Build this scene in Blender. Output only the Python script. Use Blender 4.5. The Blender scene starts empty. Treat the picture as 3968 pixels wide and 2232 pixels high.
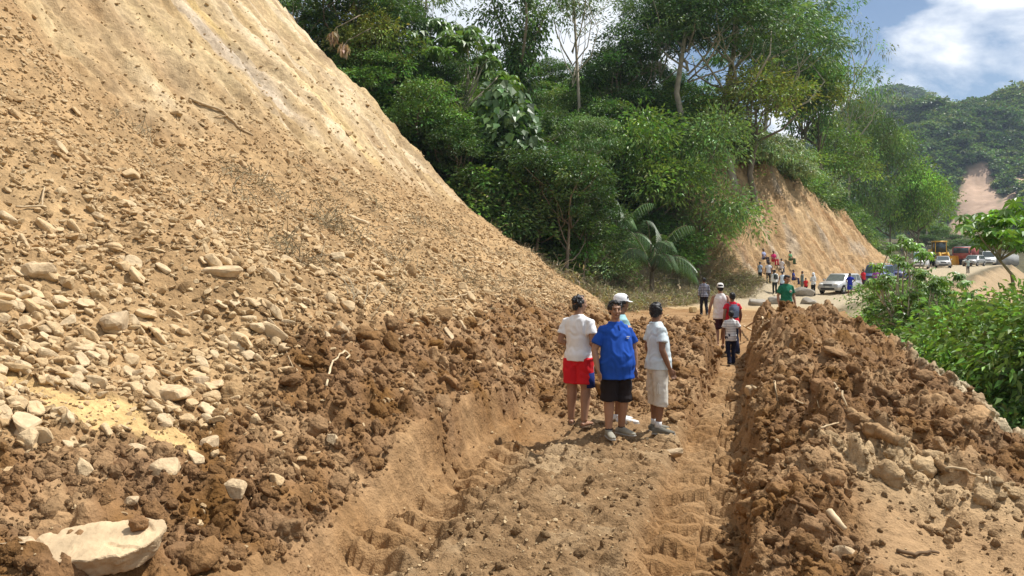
import bpy, bmesh, math, random
import numpy as np
from mathutils import Vector, Matrix, noise as mnoise

R = math.radians
scene = bpy.context.scene
COL = scene.collection

# ------------------------------------------------------------------ camera
# level camera with a vertical shift: the horizon lies a little above mid-frame
F_PX = 795.0            # focal length in pixels of a 1024 px wide picture
CAM_H = 2.2
cam_d = bpy.data.cameras.new('camera')
cam_d.sensor_width = 36.0
cam_d.lens = 36.0 * F_PX / 1024.0
cam_d.shift_y = -21.3 / 1024.0
cam_d.clip_start = 0.1
cam_d.clip_end = 9000.0
cam = bpy.data.objects.new('camera', cam_d)
cam.location = (0, 0, CAM_H)
cam.rotation_euler = (R(90), 0, 0)
COL.objects.link(cam)
scene.camera = cam

# ------------------------------------------------------------------ world and sun
SUN_EL = R(60)
SUN_AZ = R(75)          # from +Y towards +X
SUNV = Vector((math.sin(SUN_AZ) * math.cos(SUN_EL), math.cos(SUN_AZ) * math.cos(SUN_EL), math.sin(SUN_EL)))
world = bpy.data.worlds.new('World')
scene.world = world
world.use_nodes = True
wn, wl = world.node_tree.nodes, world.node_tree.links
wn.clear()
sky = wn.new('ShaderNodeTexSky')
sky.sky_type = 'NISHITA'
sky.sun_disc = False
sky.sun_elevation = SUN_EL
sky.sun_rotation = SUN_AZ
sky.air_density = 1.0
sky.dust_density = 0.3
sky.ozone_density = 2.0
bg = wn.new('ShaderNodeBackground')
bg.inputs['Strength'].default_value = 0.078
wout = wn.new('ShaderNodeOutputWorld')
geo_in = wn.new('ShaderNodeTexCoord')
sep = wn.new('ShaderNodeSeparateXYZ')
wl.new(geo_in.outputs['Generated'], sep.inputs[0])


def wmath(op, a, b=None, c=None):
    n = wn.new('ShaderNodeMath'); n.operation = op
    for i, v in enumerate((a, b, c)):
        if v is None: continue
        if isinstance(v, (int, float)): n.inputs[i].default_value = v
        else: wl.new(v, n.inputs[i])
    return n.outputs[0]


# cumulus clouds: noise over the sky's directions, squeezed towards the horizon
comb = wn.new('ShaderNodeCombineXYZ')
wl.new(sep.outputs['X'], comb.inputs[0]); wl.new(sep.outputs['Y'], comb.inputs[1]); wl.new(wmath('MULTIPLY', sep.outputs['Z'], 1.7), comb.inputs[2])
cn = wn.new('ShaderNodeTexNoise')
cn.inputs['Scale'].default_value = 3.1
cn.inputs['Detail'].default_value = 9.0
cn.inputs['Roughness'].default_value = 0.56
cn.inputs['Distortion'].default_value = 0.15
wl.new(comb.outputs[0], cn.inputs['Vector'])
ramp = wn.new('ShaderNodeValToRGB')
ramp.color_ramp.elements[0].position = 0.45
ramp.color_ramp.elements[1].position = 0.53
wl.new(cn.outputs['Fac'], ramp.inputs[0])
cn2 = wn.new('ShaderNodeTexNoise')
cn2.inputs['Scale'].default_value = 4.0
cn2.inputs['Detail'].default_value = 6.0
wl.new(comb.outputs[0], cn2.inputs['Vector'])
cr2 = wn.new('ShaderNodeValToRGB')
cr2.color_ramp.elements[0].position = 0.35
cr2.color_ramp.elements[0].color = (9.4, 10.0, 10.8, 1)
cr2.color_ramp.elements[1].position = 0.58
cr2.color_ramp.elements[1].color = (11.5, 11.8, 12.2, 1)
wl.new(cn2.outputs['Fac'], cr2.inputs[0])
wmix = wn.new('ShaderNodeMixRGB')
wl.new(ramp.outputs[0], wmix.inputs[0])
wl.new(sky.outputs[0], wmix.inputs[1])
wl.new(cr2.outputs[0], wmix.inputs[2])
wl.new(wmix.outputs[0], bg.inputs[0])
wl.new(bg.outputs[0], wout.inputs[0])

sun_d = bpy.data.lights.new('sun', 'SUN')
sun_d.energy = 5.0
sun_d.angle = R(0.5)
sun_d.color = (1.0, 0.97, 0.925)
sun = bpy.data.objects.new('sun', sun_d)
sun.rotation_euler = SUNV.to_track_quat('Z', 'Y').to_euler()
sun.location = (40, 10, 60)
COL.objects.link(sun)

vs = scene.view_settings
vs.view_transform = 'Standard'
vs.look = 'None'
vs.exposure = 0.36
vs.gamma = 1.0
vs.use_curve_mapping = False
scene.render.resolution_x = 1024
scene.render.resolution_y = 576

# ------------------------------------------------------------------ numeric helpers
def sstep(a, b, x):
    t = np.clip((x - a) / (b - a + 1e-12), 0, 1)
    return t * t * (3 - 2 * t)


def hash2(ix, iy, seed):
    ix = ix.astype(np.int64); iy = iy.astype(np.int64)
    h = (ix * 374761393 + iy * 668265263 + seed * 144665) & 0xffffffff
    h = ((h ^ (h >> 13)) * 1274126177) & 0xffffffff
    h = (h ^ (h >> 16)) & 0xffffffff
    h = (h * 2246822519) & 0xffffffff
    return ((h ^ (h >> 15)) & 0xffffff) / float(0x1000000)


def perlin(x, y, seed=0):
    x = np.asarray(x, float); y = np.asarray(y, float)
    ix = np.floor(x); iy = np.floor(y)
    fx = x - ix; fy = y - iy
    u = fx * fx * fx * (fx * (fx * 6 - 15) + 10); v = fy * fy * fy * (fy * (fy * 6 - 15) + 10)
    def g(dx, dy):
        a = hash2(ix + dx, iy + dy, seed) * 2 * np.pi
        return np.cos(a) * (fx - dx) + np.sin(a) * (fy - dy)
    return 1.5 * ((g(0, 0) * (1 - u) + g(1, 0) * u) * (1 - v) + (g(0, 1) * (1 - u) + g(1, 1) * u) * v)


def fbm(x, y, seed=0, octv=4, gain=0.5, lac=2.03):
    r = 0; a = 1
    for i in range(octv):
        r = r + a * perlin(x, y, seed + i * 17)
        x = np.asarray(x) * lac + 3.1; y = np.asarray(y) * lac + 1.7; a *= gain
    return r


def clods(x, y, size, seed, fill=0.6, square=0.3):
    """height 0..1 of dome shaped lumps thrown on a plane"""
    x = np.asarray(x) / size; y = np.asarray(y) / size
    x = x + 0.25 * perlin(x * 1.7, y * 1.7, seed + 5); y = y + 0.25 * perlin(x * 1.7, y * 1.7, seed + 6)
    ix = np.floor(x); iy = np.floor(y)
    out = np.zeros_like(x)
    for dx in (-1, 0, 1):
        for dy in (-1, 0, 1):
            cxi = ix + dx; cyi = iy + dy
            px = cxi + hash2(cxi, cyi, seed); py = cyi + hash2(cxi, cyi, seed + 1)
            rr = 0.3 + 0.5 * hash2(cxi, cyi, seed + 2)
            hh = (0.35 + 0.65 * hash2(cxi, cyi, seed + 3)) * (hash2(cxi, cyi, seed + 4) < fill)
            an = hash2(cxi, cyi, seed + 7) * 3.1416
            ux = (x - px) * np.cos(an) + (y - py) * np.sin(an); uy = -(x - px) * np.sin(an) + (y - py) * np.cos(an)
            d2 = (ux / rr) ** 2 + (uy / (rr * 0.75)) ** 2
            out = np.maximum(out, hh * np.clip(1 - d2, 0, 1) ** 0.45)
    return out


# ------------------------------------------------------------------ mesh helpers
def np_mesh(name, V, F, cols=None, smooth=False, mat_idx=None):
    """V (n,3), F (m,k) numpy -> mesh (all faces k-gons); cols (n,3) vertex colours"""
    V = np.asarray(V, np.float32); F = np.asarray(F, np.int32)
    me = bpy.data.meshes.new(name)
    k = F.shape[1]
    me.vertices.add(len(V)); me.vertices.foreach_set('co', V.ravel())
    me.loops.add(F.size); me.loops.foreach_set('vertex_index', F.ravel())
    me.polygons.add(len(F))
    me.polygons.foreach_set('loop_start', np.arange(0, F.size, k, dtype=np.int32))
    me.polygons.foreach_set('loop_total', np.full(len(F), k, np.int32))
    me.polygons.foreach_set('use_smooth', np.full(len(F), smooth, bool))
    if mat_idx is not None:
        me.polygons.foreach_set('material_index', np.asarray(mat_idx, np.int32))
    me.update(calc_edges=True)
    if cols is not None:
        c = np.ones((len(V), 4), np.float32); c[:, :3] = cols
        at = me.color_attributes.new('Col', 'FLOAT_COLOR', 'POINT')
        at.data.foreach_set('color', c.ravel())
    return me


class Geo:
    """collects triangles/quads from python lists"""
    def __init__(self): self.v = []; self.f = []
    def add(self, vs, fs):
        o = len(self.v); self.v += [tuple(p) for p in vs]; self.f += [tuple(i + o for i in f) for f in fs]
        return self
    def box(self, c, s, rot=None, taper=(1, 1)):
        x, y, z = (k / 2 for k in s)
        P = []
        for dz in (-1, 1):
            tx, ty = (taper if dz > 0 else (1, 1))
            for dx, dy in ((-1, -1), (1, -1), (1, 1), (-1, 1)):
                p = Vector((dx * x * tx, dy * y * ty, dz * z))
                if rot is not None: p = rot @ p
                P.append(p + Vector(c))
        return self.add(P, [(3, 2, 1, 0), (4, 5, 6, 7), (0, 1, 5, 4), (1, 2, 6, 5), (2, 3, 7, 6), (3, 0, 4, 7)])
    def tube(self, pts, rad, n=8, ref=(0, 1, 0), cap=True):
        pts = [Vector(p) for p in pts]
        rings = []
        for i, p in enumerate(pts):
            a = pts[max(i - 1, 0)]; b = pts[min(i + 1, len(pts) - 1)]
            t = (b - a)
            t = t.normalized() if t.length > 1e-9 else Vector((0, 0, 1))
            rf = Vector(ref)
            if abs(t.dot(rf)) > 0.95: rf = Vector((1, 0, 0)) if abs(t.x) < 0.9 else Vector((0, 0, 1))
            sx = rf.cross(t).normalized(); sy = t.cross(sx)
            r = rad[i]
            rx, ry = (r if isinstance(r, (tuple, list)) else (r, r))
            rings.append([p + sx * (rx * math.cos(k * 2 * math.pi / n)) + sy * (ry * math.sin(k * 2 * math.pi / n)) for k in range(n)])
        V = [q for r_ in rings for q in r_]; Fs = []
        for i in range(len(pts) - 1):
            for k in range(n):
                k2 = (k + 1) % n
                Fs.append((i * n + k, i * n + k2, (i + 1) * n + k2, (i + 1) * n + k))
        if cap:
            Fs.append(tuple(reversed(range(n)))); Fs.append(tuple((len(pts) - 1) * n + k for k in range(n)))
        return self.add(V, Fs)
    def ell(self, c, r, nu=12, nv=8, rot=None):
        V = []; Fs = []
        for j in range(nv + 1):
            th = math.pi * j / nv
            for i in range(nu):
                ph = 2 * math.pi * i / nu
                p = Vector((r[0] * math.sin(th) * math.cos(ph), r[1] * math.sin(th) * math.sin(ph), r[2] * math.cos(th)))
                if rot is not None: p = rot @ p
                V.append(p + Vector(c))
        for j in range(nv):
            for i in range(nu):
                i2 = (i + 1) % nu
                Fs.append((j * nu + i, (j + 1) * nu + i, (j + 1) * nu + i2, j * nu + i2))
        return self.add(V, Fs)
    def mesh(self, name, smooth=False):
        me = bpy.data.meshes.new(name); me.from_pydata(self.v, [], self.f)
        bm = bmesh.new(); bm.from_mesh(me)
        bmesh.ops.remove_doubles(bm, verts=bm.verts, dist=1e-5)
        bmesh.ops.recalc_face_normals(bm, faces=bm.faces)
        bm.to_mesh(me); bm.free()
        if smooth: me.polygons.foreach_set('use_smooth', [True] * len(me.polygons))
        me.update()
        return me


def obj(name, me, mat=None, parent=None, loc=None, rot=None):
    o = bpy.data.objects.new(name, me)
    if mat is not None and len(me.materials) == 0: me.materials.append(mat)
    if parent is not None: o.parent = parent
    if loc is not None: o.location = loc
    if rot is not None: o.rotation_euler = rot
    COL.objects.link(o)
    return o


def tag(o, label=None, cat=None, group=None, kind=None):
    if label: o['label'] = label
    if cat: o['category'] = cat
    if group: o['group'] = group
    if kind: o['kind'] = kind
    return o


def empty(name, loc, rz=0, scale=1.0):
    o = bpy.data.objects.new(name, None); o.location = loc; o.rotation_euler = (0, 0, rz)
    o.scale = (scale,) * 3; o.empty_display_size = 0.2
    COL.objects.link(o)
    return o


def copy_tree(o, parent=None):
    c = o.copy(); COL.objects.link(c); c.parent = parent
    for ch in list(o.children): copy_tree(ch, c)
    return c


# ------------------------------------------------------------------ materials
def new_mat(name):
    m = bpy.data.materials.new(name); m.use_nodes = True
    nt = m.node_tree; b = nt.nodes['Principled BSDF']
    return m, nt, b


def add_noise(nt, scale, detail=4, coord='Object', rough=0.55, vec=None):
    tc = nt.nodes.new('ShaderNodeTexCoord'); n = nt.nodes.new('ShaderNodeTexNoise')
    n.inputs['Scale'].default_value = scale; n.inputs['Detail'].default_value = detail; n.inputs['Roughness'].default_value = rough
    nt.links.new(vec if vec is not None else tc.outputs[coord], n.inputs['Vector'])
    return n.outputs['Fac']


def mul_col(nt, col_out, fac_out, lo, hi, a=0.3, b=0.7):
    mr = nt.nodes.new('ShaderNodeMapRange')
    mr.inputs[1].default_value = a; mr.inputs[2].default_value = b; mr.inputs[3].default_value = lo; mr.inputs[4].default_value = hi
    nt.links.new(fac_out, mr.inputs[0])
    mx = nt.nodes.new('ShaderNodeVectorMath'); mx.operation = 'SCALE'
    nt.links.new(col_out, mx.inputs[0]); nt.links.new(mr.outputs[0], mx.inputs['Scale'])
    return mx.outputs[0]


def bump(nt, b, fac_out, strength, dist, prev=None):
    bn = nt.nodes.new('ShaderNodeBump'); bn.inputs['Strength'].default_value = strength; bn.inputs['Distance'].default_value = dist
    nt.links.new(fac_out, bn.inputs['Height'])
    if prev is not None: nt.links.new(prev, bn.inputs['Normal'])
    nt.links.new(bn.outputs[0], b.inputs['Normal'])
    return bn.outputs[0]


def soil_mat(name, s1=14, s2=60, dist=0.03, lo=0.8, hi=1.18):
    m, nt, b = new_mat(name)
    at = nt.nodes.new('ShaderNodeVertexColor'); at.layer_name = 'Col'
    n1 = add_noise(nt, s1, 6); n2 = add_noise(nt, s2, 3)
    c = mul_col(nt, at.outputs[0], n1, lo, hi)
    c = mul_col(nt, c, n2, 0.88, 1.12)
    nt.links.new(c, b.inputs['Base Color'])
    b.inputs['Roughness'].default_value = 0.95; b.inputs['Specular IOR Level'].default_value = 0.15
    p = bump(nt, b, n1, 0.7, dist); bump(nt, b, n2, 0.7, dist * 0.4, p)
    return m


def plain_mat(name, col, rough=0.7, var=0.12, scale=8, spec=0.3, metal=0.0, bumpd=0.0, coord='Object'):
    m, nt, b = new_mat(name)
    rgb = nt.nodes.new('ShaderNodeRGB'); rgb.outputs[0].default_value = (*col, 1)
    n = add_noise(nt, scale, 5, coord)
    c = mul_col(nt, rgb.outputs[0], n, 1 - var, 1 + var)
    nt.links.new(c, b.inputs['Base Color'])
    b.inputs['Roughness'].default_value = rough; b.inputs['Specular IOR Level'].default_value = spec; b.inputs['Metallic'].default_value = metal
    if bumpd: bump(nt, b, n, 0.6, bumpd)
    return m


def instance_mat(name, col, rough=0.9, var=0.15, scale=5, bumpd=0.02, random_obj=False, hue2=None):
    """rock / clod material with a per-instance tint"""
    m, nt, b = new_mat(name)
    if random_obj:
        oi = nt.nodes.new('ShaderNodeObjectInfo'); fac = oi.outputs['Random']
    else:
        at = nt.nodes.new('ShaderNodeAttribute'); at.attribute_type = 'INSTANCER'; at.attribute_name = 'tint'; fac = at.outputs['Fac']
    mx = nt.nodes.new('ShaderNodeMixRGB'); mx.inputs[1].default_value = (*col, 1); mx.inputs[2].default_value = (*(hue2 or col), 1)
    nt.links.new(fac, mx.inputs[0])
    n = add_noise(nt, scale, 5)
    c = mul_col(nt, mx.outputs[0], n, 1 - var, 1 + var)
    c = mul_col(nt, c, fac, 0.85, 1.12, 0, 1)
    nt.links.new(c, b.inputs['Base Color'])
    b.inputs['Roughness'].default_value = rough; b.inputs['Specular IOR Level'].default_value = 0.2
    bump(nt, b, n, 0.6, bumpd)
    return m


def clod_mat(name):
    m, nt, b = new_mat(name)
    at = nt.nodes.new('ShaderNodeAttribute'); at.attribute_type = 'INSTANCER'; at.attribute_name = 'gcol'
    tt = nt.nodes.new('ShaderNodeAttribute'); tt.attribute_type = 'INSTANCER'; tt.attribute_name = 'tint'
    n = add_noise(nt, 4, 6)
    c = mul_col(nt, at.outputs['Color'], n, 0.8, 1.2)
    c = mul_col(nt, c, tt.outputs['Fac'], 0.82, 1.2, 0, 1)
    nt.links.new(c, b.inputs['Base Color'])
    b.inputs['Roughness'].default_value = 0.95; b.inputs['Specular IOR Level'].default_value = 0.12
    bump(nt, b, n, 0.8, 0.06)
    return m


def scatter(name, P, ROT, SCL, IDX, TINT, sources, label=None, cat=None, COLR=None):
    """one object whose geometry nodes put source meshes on points (uncountable stuff)"""
    cc = bpy.data.collections.new(name + '_pieces')
    for i, me in enumerate(sources):
        o = bpy.data.objects.new('%s_piece_%02d' % (name, i), me); cc.objects.link(o)
    me = bpy.data.meshes.new(name)
    me.vertices.add(len(P)); me.vertices.foreach_set('co', np.asarray(P, np.float32).ravel())
    if COLR is not None:
        a = me.attributes.new('gcol', 'FLOAT_VECTOR', 'POINT'); a.data.foreach_set('vector', np.asarray(COLR, np.float32).ravel())
    for nm, ty, arr, key in (('rot', 'FLOAT_VECTOR', ROT, 'vector'), ('scl', 'FLOAT_VECTOR', SCL, 'vector'), ('idx', 'INT', IDX, 'value'), ('tint', 'FLOAT', TINT, 'value')):
        a = me.attributes.new(nm, ty, 'POINT')
        a.data.foreach_set(key, np.asarray(arr, np.int32 if ty == 'INT' else np.float32).ravel())
    ng = bpy.data.node_groups.new(name + '_nodes', 'GeometryNodeTree')
    ng.interface.new_socket('Geometry', in_out='INPUT', socket_type='NodeSocketGeometry')
    ng.interface.new_socket('Geometry', in_out='OUTPUT', socket_type='NodeSocketGeometry')
    N, L = ng.nodes, ng.links
    gi = N.new('NodeGroupInput'); go = N.new('NodeGroupOutput')
    iop = N.new('GeometryNodeInstanceOnPoints'); ci = N.new('GeometryNodeCollectionInfo')
    ci.inputs['Collection'].default_value = cc; ci.inputs['Separate Children'].default_value = True; ci.inputs['Reset Children'].default_value = True
    def named(nm, ty):
        a = N.new('GeometryNodeInputNamedAttribute'); a.data_type = ty; a.inputs['Name'].default_value = nm
        return a.outputs[0]
    e2r = N.new('FunctionNodeEulerToRotation')
    L.new(named('rot', 'FLOAT_VECTOR'), e2r.inputs[0])
    L.new(gi.outputs[0], iop.inputs['Points']); L.new(ci.outputs[0], iop.inputs['Instance'])
    iop.inputs['Pick Instance'].default_value = True
    L.new(named('idx', 'INT'), iop.inputs['Instance Index'])
    L.new(e2r.outputs[0], iop.inputs['Rotation']); L.new(named('scl', 'FLOAT_VECTOR'), iop.inputs['Scale'])
    L.new(iop.outputs[0], go.inputs[0])
    o = obj(name, me)
    md = o.modifiers.new('scatter', 'NODES'); md.node_group = ng
    tag(o, label, cat, kind='stuff')
    return o


def remeshed(geo, name, voxel, smooth_it=4, wrinkle=0.0, seed=0, wscale=(9, 9, 5)):
    """fuse overlapping closed shapes into one continuous skin"""
    me0 = geo.mesh(name + '_raw')
    o = bpy.data.objects.new(name + '_tmp', me0); COL.objects.link(o)
    md = o.modifiers.new('r', 'REMESH'); md.mode = 'VOXEL'; md.voxel_size = voxel; md.use_smooth_shade = True
    if smooth_it:
        sm = o.modifiers.new('s', 'SMOOTH'); sm.factor = .5; sm.iterations = smooth_it
    dg = bpy.context.evaluated_depsgraph_get()
    me = bpy.data.meshes.new_from_object(o.evaluated_get(dg)); me.name = name
    bpy.data.objects.remove(o); bpy.data.meshes.remove(me0)
    if wrinkle:
        n = len(me.vertices); co = np.empty(n * 3); me.vertices.foreach_get('co', co); co = co.reshape(-1, 3)
        no = np.empty(n * 3); me.vertices.foreach_get('normal', no); no = no.reshape(-1, 3)
        w = np.sin(co[:, 2] * wscale[2] * 5 + 6 * perlin(co[:, 0] * wscale[0] + seed, co[:, 2] * wscale[2], seed) + 5 * co[:, 0]) * .5 + 1.2 * perlin(co[:, 0] * wscale[0] + co[:, 1] * 5, co[:, 2] * wscale[2] + seed, seed + 3)
        co = co + no * (w * wrinkle)[:, None]
        me.vertices.foreach_set('co', co.ravel()); me.update()
    me.polygons.foreach_set('use_smooth', [True] * len(me.polygons))
    return me

# ================================================================== TERRAIN
# slide coordinates: t runs up the road from the camera, s runs to the left, uphill
DX, DY = 0.2902, 0.9570
def to_st(x, y):
    rx = np.asarray(x, float) + 1.0; ry = np.asarray(y, float) - 6.3
    return -DY * rx + DX * ry, DX * rx + DY * ry
def to_xy(s, t):
    s = np.asarray(s, float); t = np.asarray(t, float)
    return -1.0 + DX * t - DY * s, 6.3 + DY * t + DX * s

ROAD_PTS = np.array([(-6.5, -16.0, 0), (-3.1, -5.0, 0), (0.3, 6.3, 0), (4.1, 19, 0), (7.5, 30, 0), (11.7, 40, 0), (17.3, 50, 0.0), (24.0, 58.5, 0.15),
                     (30.8, 66, 0.6), (37.3, 74.5, 1.0), (44.2, 84, 1.5), (52.2, 95, 2.0), (61, 107, 2.3), (72, 121, 2.6), (88, 140, 3.2), (112, 166, 4.2), (150, 205, 6)], float)
def catmull(P, step=0.5):
    out = []
    for i in range(1, len(P) - 2):
        p0, p1, p2, p3 = P[i - 1], P[i], P[i + 1], P[i + 2]
        n = max(2, int(np.linalg.norm(p2 - p1) / step))
        u = np.linspace(0, 1, n, endpoint=False)[:, None]
        out.append(0.5 * (2 * p1 + (p2 - p0) * u + (2 * p0 - 5 * p1 + 4 * p2 - p3) * u ** 2 + (3 * p1 - p0 - 3 * p2 + p3) * u ** 3))
    return np.vstack(out)
RC = catmull(ROAD_PTS)
_seg = np.r_[0, np.cumsum(np.linalg.norm(np.diff(RC[:, :2], axis=0), axis=1))]
_i0 = np.argmin(np.hypot(RC[:, 0] - 0.3, RC[:, 1] - 6.3))
RA = _seg - _seg[_i0]
_T = np.gradient(RC[:, :2], axis=0); _T /= np.linalg.norm(_T, axis=1)[:, None]
def road_near(x, y):
    x = np.asarray(x, float).ravel(); y = np.asarray(y, float).ravel()
    a = np.empty_like(x); d = np.empty_like(x); z = np.empty_like(x)
    for k in range(0, len(x), 20000):
        xs = x[k:k + 20000, None]; ys = y[k:k + 20000, None]
        D = (xs - RC[None, :, 0]) ** 2 + (ys - RC[None, :, 1]) ** 2
        i = np.argmin(D, axis=1)
        ex = xs[:, 0] - RC[i, 0]; ey = ys[:, 0] - RC[i, 1]
        along = ex * _T[i, 0] + ey * _T[i, 1]
        a[k:k + 20000] = RA[i] + along
        lat = -ex * _T[i, 1] + ey * _T[i, 0]
        d[k:k + 20000] = np.where(np.abs(along) > 1.0, np.sign(lat) * np.hypot(ex, ey), lat)
        z[k:k + 20000] = RC[i, 2]
    return a, d, z
def road_xy(a, d):
    x = np.interp(a, RA, RC[:, 0]); y = np.interp(a, RA, RC[:, 1]); z = np.interp(a, RA, RC[:, 2])
    tx = np.interp(a, RA, _T[:, 0]); ty = np.interp(a, RA, _T[:, 1]); n = np.hypot(tx, ty)
    return x - ty / n * d, y + tx / n * d, z

A_CUT = [-20, 20, 30, 40, 46, 49.5, 53.5, 58, 68, 78, 88, 98, 106, 130]
D0_V  = [6, 8, 9.5, 8.5, 7.0, 7.0, 4.3, 3.6, 3.6, 3.6, 3.8, 4.5, 7, 10]
TAN_V = [0.8, 0.75, 0.72, 0.72, 0.75, 0.9, 1.75, 1.8, 1.7, 1.6, 1.4, 1.0, 0.6, 0.5]
H_V   = [11, 11, 11, 11, 11, 10, 11.4, 11.4, 10.5, 9.0, 6.5, 3.5, 2.0, 2.0]
def h_far(x, y):
    sh = np.shape(x)
    a, d, zr = road_near(x, y)
    x = np.asarray(x, float).ravel(); y = np.asarray(y, float).ravel()
    d0 = np.interp(a, A_CUT, D0_V); tn = np.interp(a, A_CUT, TAN_V); H = np.interp(a, A_CUT, H_V)
    wob = 0.7 * fbm(x / 5, y / 5, 40, 3)
    e = np.maximum(d - d0 + wob * sstep(d0, d0 + 3, d), 0)
    rise = np.minimum(e * tn, H) + np.maximum(e - H / tn, 0) * np.interp(a, [20, 50, 60, 80, 100], [0.28, 0.3, 0.34, 0.3, 0.2]) * np.exp(-np.maximum(e - H / tn, 0) / 40)
    left = zr + 0.10 * np.clip(d - 3.2, 0, 5) * sstep(3.2, 6, d0) + rise
    dr = np.maximum(-d - 4.4 + 0.5 * perlin(x / 3, y / 3, 41), 0)
    right = zr - np.minimum(dr * 0.95, 9 + 0.06 * dr)
    z = np.where(d > 0, left, right)
    z = z + 0.25 * fbm(x / 3.0, y / 3.0, 43, 3) * sstep(3.6, 6, np.abs(d))
    return z.reshape(sh)

def s_toe(t):
    return 0.45 + 0.0029 * np.clip(t, 0, 60) ** 2
def slide_edge(s):
    return 32.3 + 0.9 * perlin(s / 3.0, s * 0 + 3.3, 7) + 0.5 * perlin(s / 0.9, s * 0, 8) - 0.05 * np.maximum(s - 8, 0)

def near_base(s, t):
    """smooth ground of the slide, the ruts and the berm"""
    q = s - s_toe(t)
    # left: scraped wheel wall, rubble slope, steeper scarp above
    w = 0.08 + 0.36 * sstep(0.6, 2.2, t) * (1 - sstep(5.0, 6.8, t))
    tal = 0.60 * q
    k = 7.0 + 0.8 * perlin(t / 6, t * 0, 12)
    sc = 0.44 * np.logaddexp(0, (q - k) * 1.6) / 1.6
    zl = w * sstep(0.0, 0.14, q + 0.07 * fbm(t * 1.6, s * 2, 14, 3)) + tal + sc
    zl = zl + 0.50 * fbm(s / 4.5, t / 4.5, 3, 3) * sstep(0.8, 4, q)
    # erosion rills running down the scarp
    zl = zl + (0.42 * perlin(t / 1.6 + 0.25 * s, s / 9, 21) + 0.20 * perlin(t / 0.55 + 0.5 * s, s / 4, 22) + 0.22 * np.maximum(fbm(t / 2.2, s / 3.5, 23, 3), 0)) * sstep(5.5, 9, q)
    zl = np.where(q > 0, zl, 0)
    # road bed
    z = zl.copy()
    strip = sstep(0.30, -0.25, s) * sstep(-1.98, -1.84, s)
    mo = np.clip(0.096 * (t - 5.6), 0, 1.0) * (1 - sstep(14.6, 15.6, t)) * sstep(1.3 + 0.05 * t, 0.1, s) * sstep(-2.0, -1.82, s + 0.07 * perlin(t * 2, s * 2, 15))
    z = z + mo
    rl = sstep(0.47, 0.36, s) * sstep(-0.47, -0.30, s) * (1 - sstep(5.2, 6.6, t))
    z = z - 0.25 * rl
    rr_c = -2.33
    rr = sstep(-1.84, -1.98, s + 0.09 * fbm(t * 1.5, s * 1.5, 16, 3)) * sstep(-2.82, -2.66, s + 0.07 * fbm(t * 1.8, s, 20, 3)) * (1 - sstep(15.5, 17.5, t))
    z = z - 0.27 * rr
    # tyre lugs pressed in the rut floors
    ph = t / 0.29 + 1.5 * np.abs(s - rr_c) + 0.5 * (s > rr_c) + 0.22 * perlin(t * 1.3, s * 2, 17)
    lug = sstep(-0.05, 0.3, np.sin(2 * np.pi * ph))
    z = z + 0.17 * lug * rr * (1 - sstep(11, 14, t)) * np.clip(0.75 + 0.8 * perlin(t * 2.2, s * 2.6, 18), 0.05, 1.3)
    ph2 = t / 0.29 - 1.5 * (s + 0.0) + 0.9 * s * s + 0.3 * perlin(t * 1.3, s * 2, 19)
    lug2 = sstep(-0.05, 0.3, np.sin(2 * np.pi * ph2))
    z = z + 0.17 * lug2 * rl * sstep(5.5, 3.5, t) * np.clip(0.75 + 0.9 * perlin(t * 2.0, s * 2.4, 27), 0.05, 1.3)
    # berm of pushed mud on the outer side
    bh = np.interp(t, [-6, -2, 0, 1.5, 4, 8, 12, 14.5, 16.0, 16.6, 17.5], [0.2, 0.26, 0.36, 0.46, 0.62, 0.88, 1.10, 1.22, 1.20, 0.8, 0.0])
    s0 = s; s = s + sstep(-3.4, -2.9, s) * (0.13 * fbm(t * 1.1, s * 0.7, 29, 3) + 0.05 * fbm(t * 4.5, s * 3, 30, 3))
    lowflat = sstep(2.6, 0.6, t)        # trampled flat beside the camera
    pr_hi = np.interp(s, [-6.2, -5.6, -5.0, -4.2, -3.5, -3.1, -2.88, -2.74, -2.62], [0.25, 0.52, 0.70, 0.92, 1.0, 0.90, 0.66, 0.28, 0.0]) * (1 + 0.25 * fbm(t / 1.1, s / 1.1, 28, 2))
    pr_lo = np.interp(s, [-6.2, -5.6, -5.0, -4.2, -3.5, -3.1, -2.80, -2.70], [0.6, 0.85, 0.42, 0.08, 0.45, 1.0, 0.75, 0.0])
    z = z + bh * (pr_hi * (1 - lowflat) + pr_lo * lowflat) * (s < -2.6)
    s = s0
    z = z + 0.28 * sstep(-2.6, -3.4, s) * sstep(-5.6, -4.8, s) * sstep(16, 17, t) * sstep(22, 19, t)
    z = z + 0.22 * fbm(s / 1.3, t / 1.3, 25, 2) * sstep(-2.8, -3.4, s) * sstep(18, 16.5, t) * sstep(0.5, 3, t)
    edge = 5.7 + 0.35 * perlin(t / 1.2, 0 * t, 26)
    dr = np.maximum(-s - edge, 0)
    z = z - np.minimum(dr * 1.35, 9.5 + 0.05 * dr)
    return z, q

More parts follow.
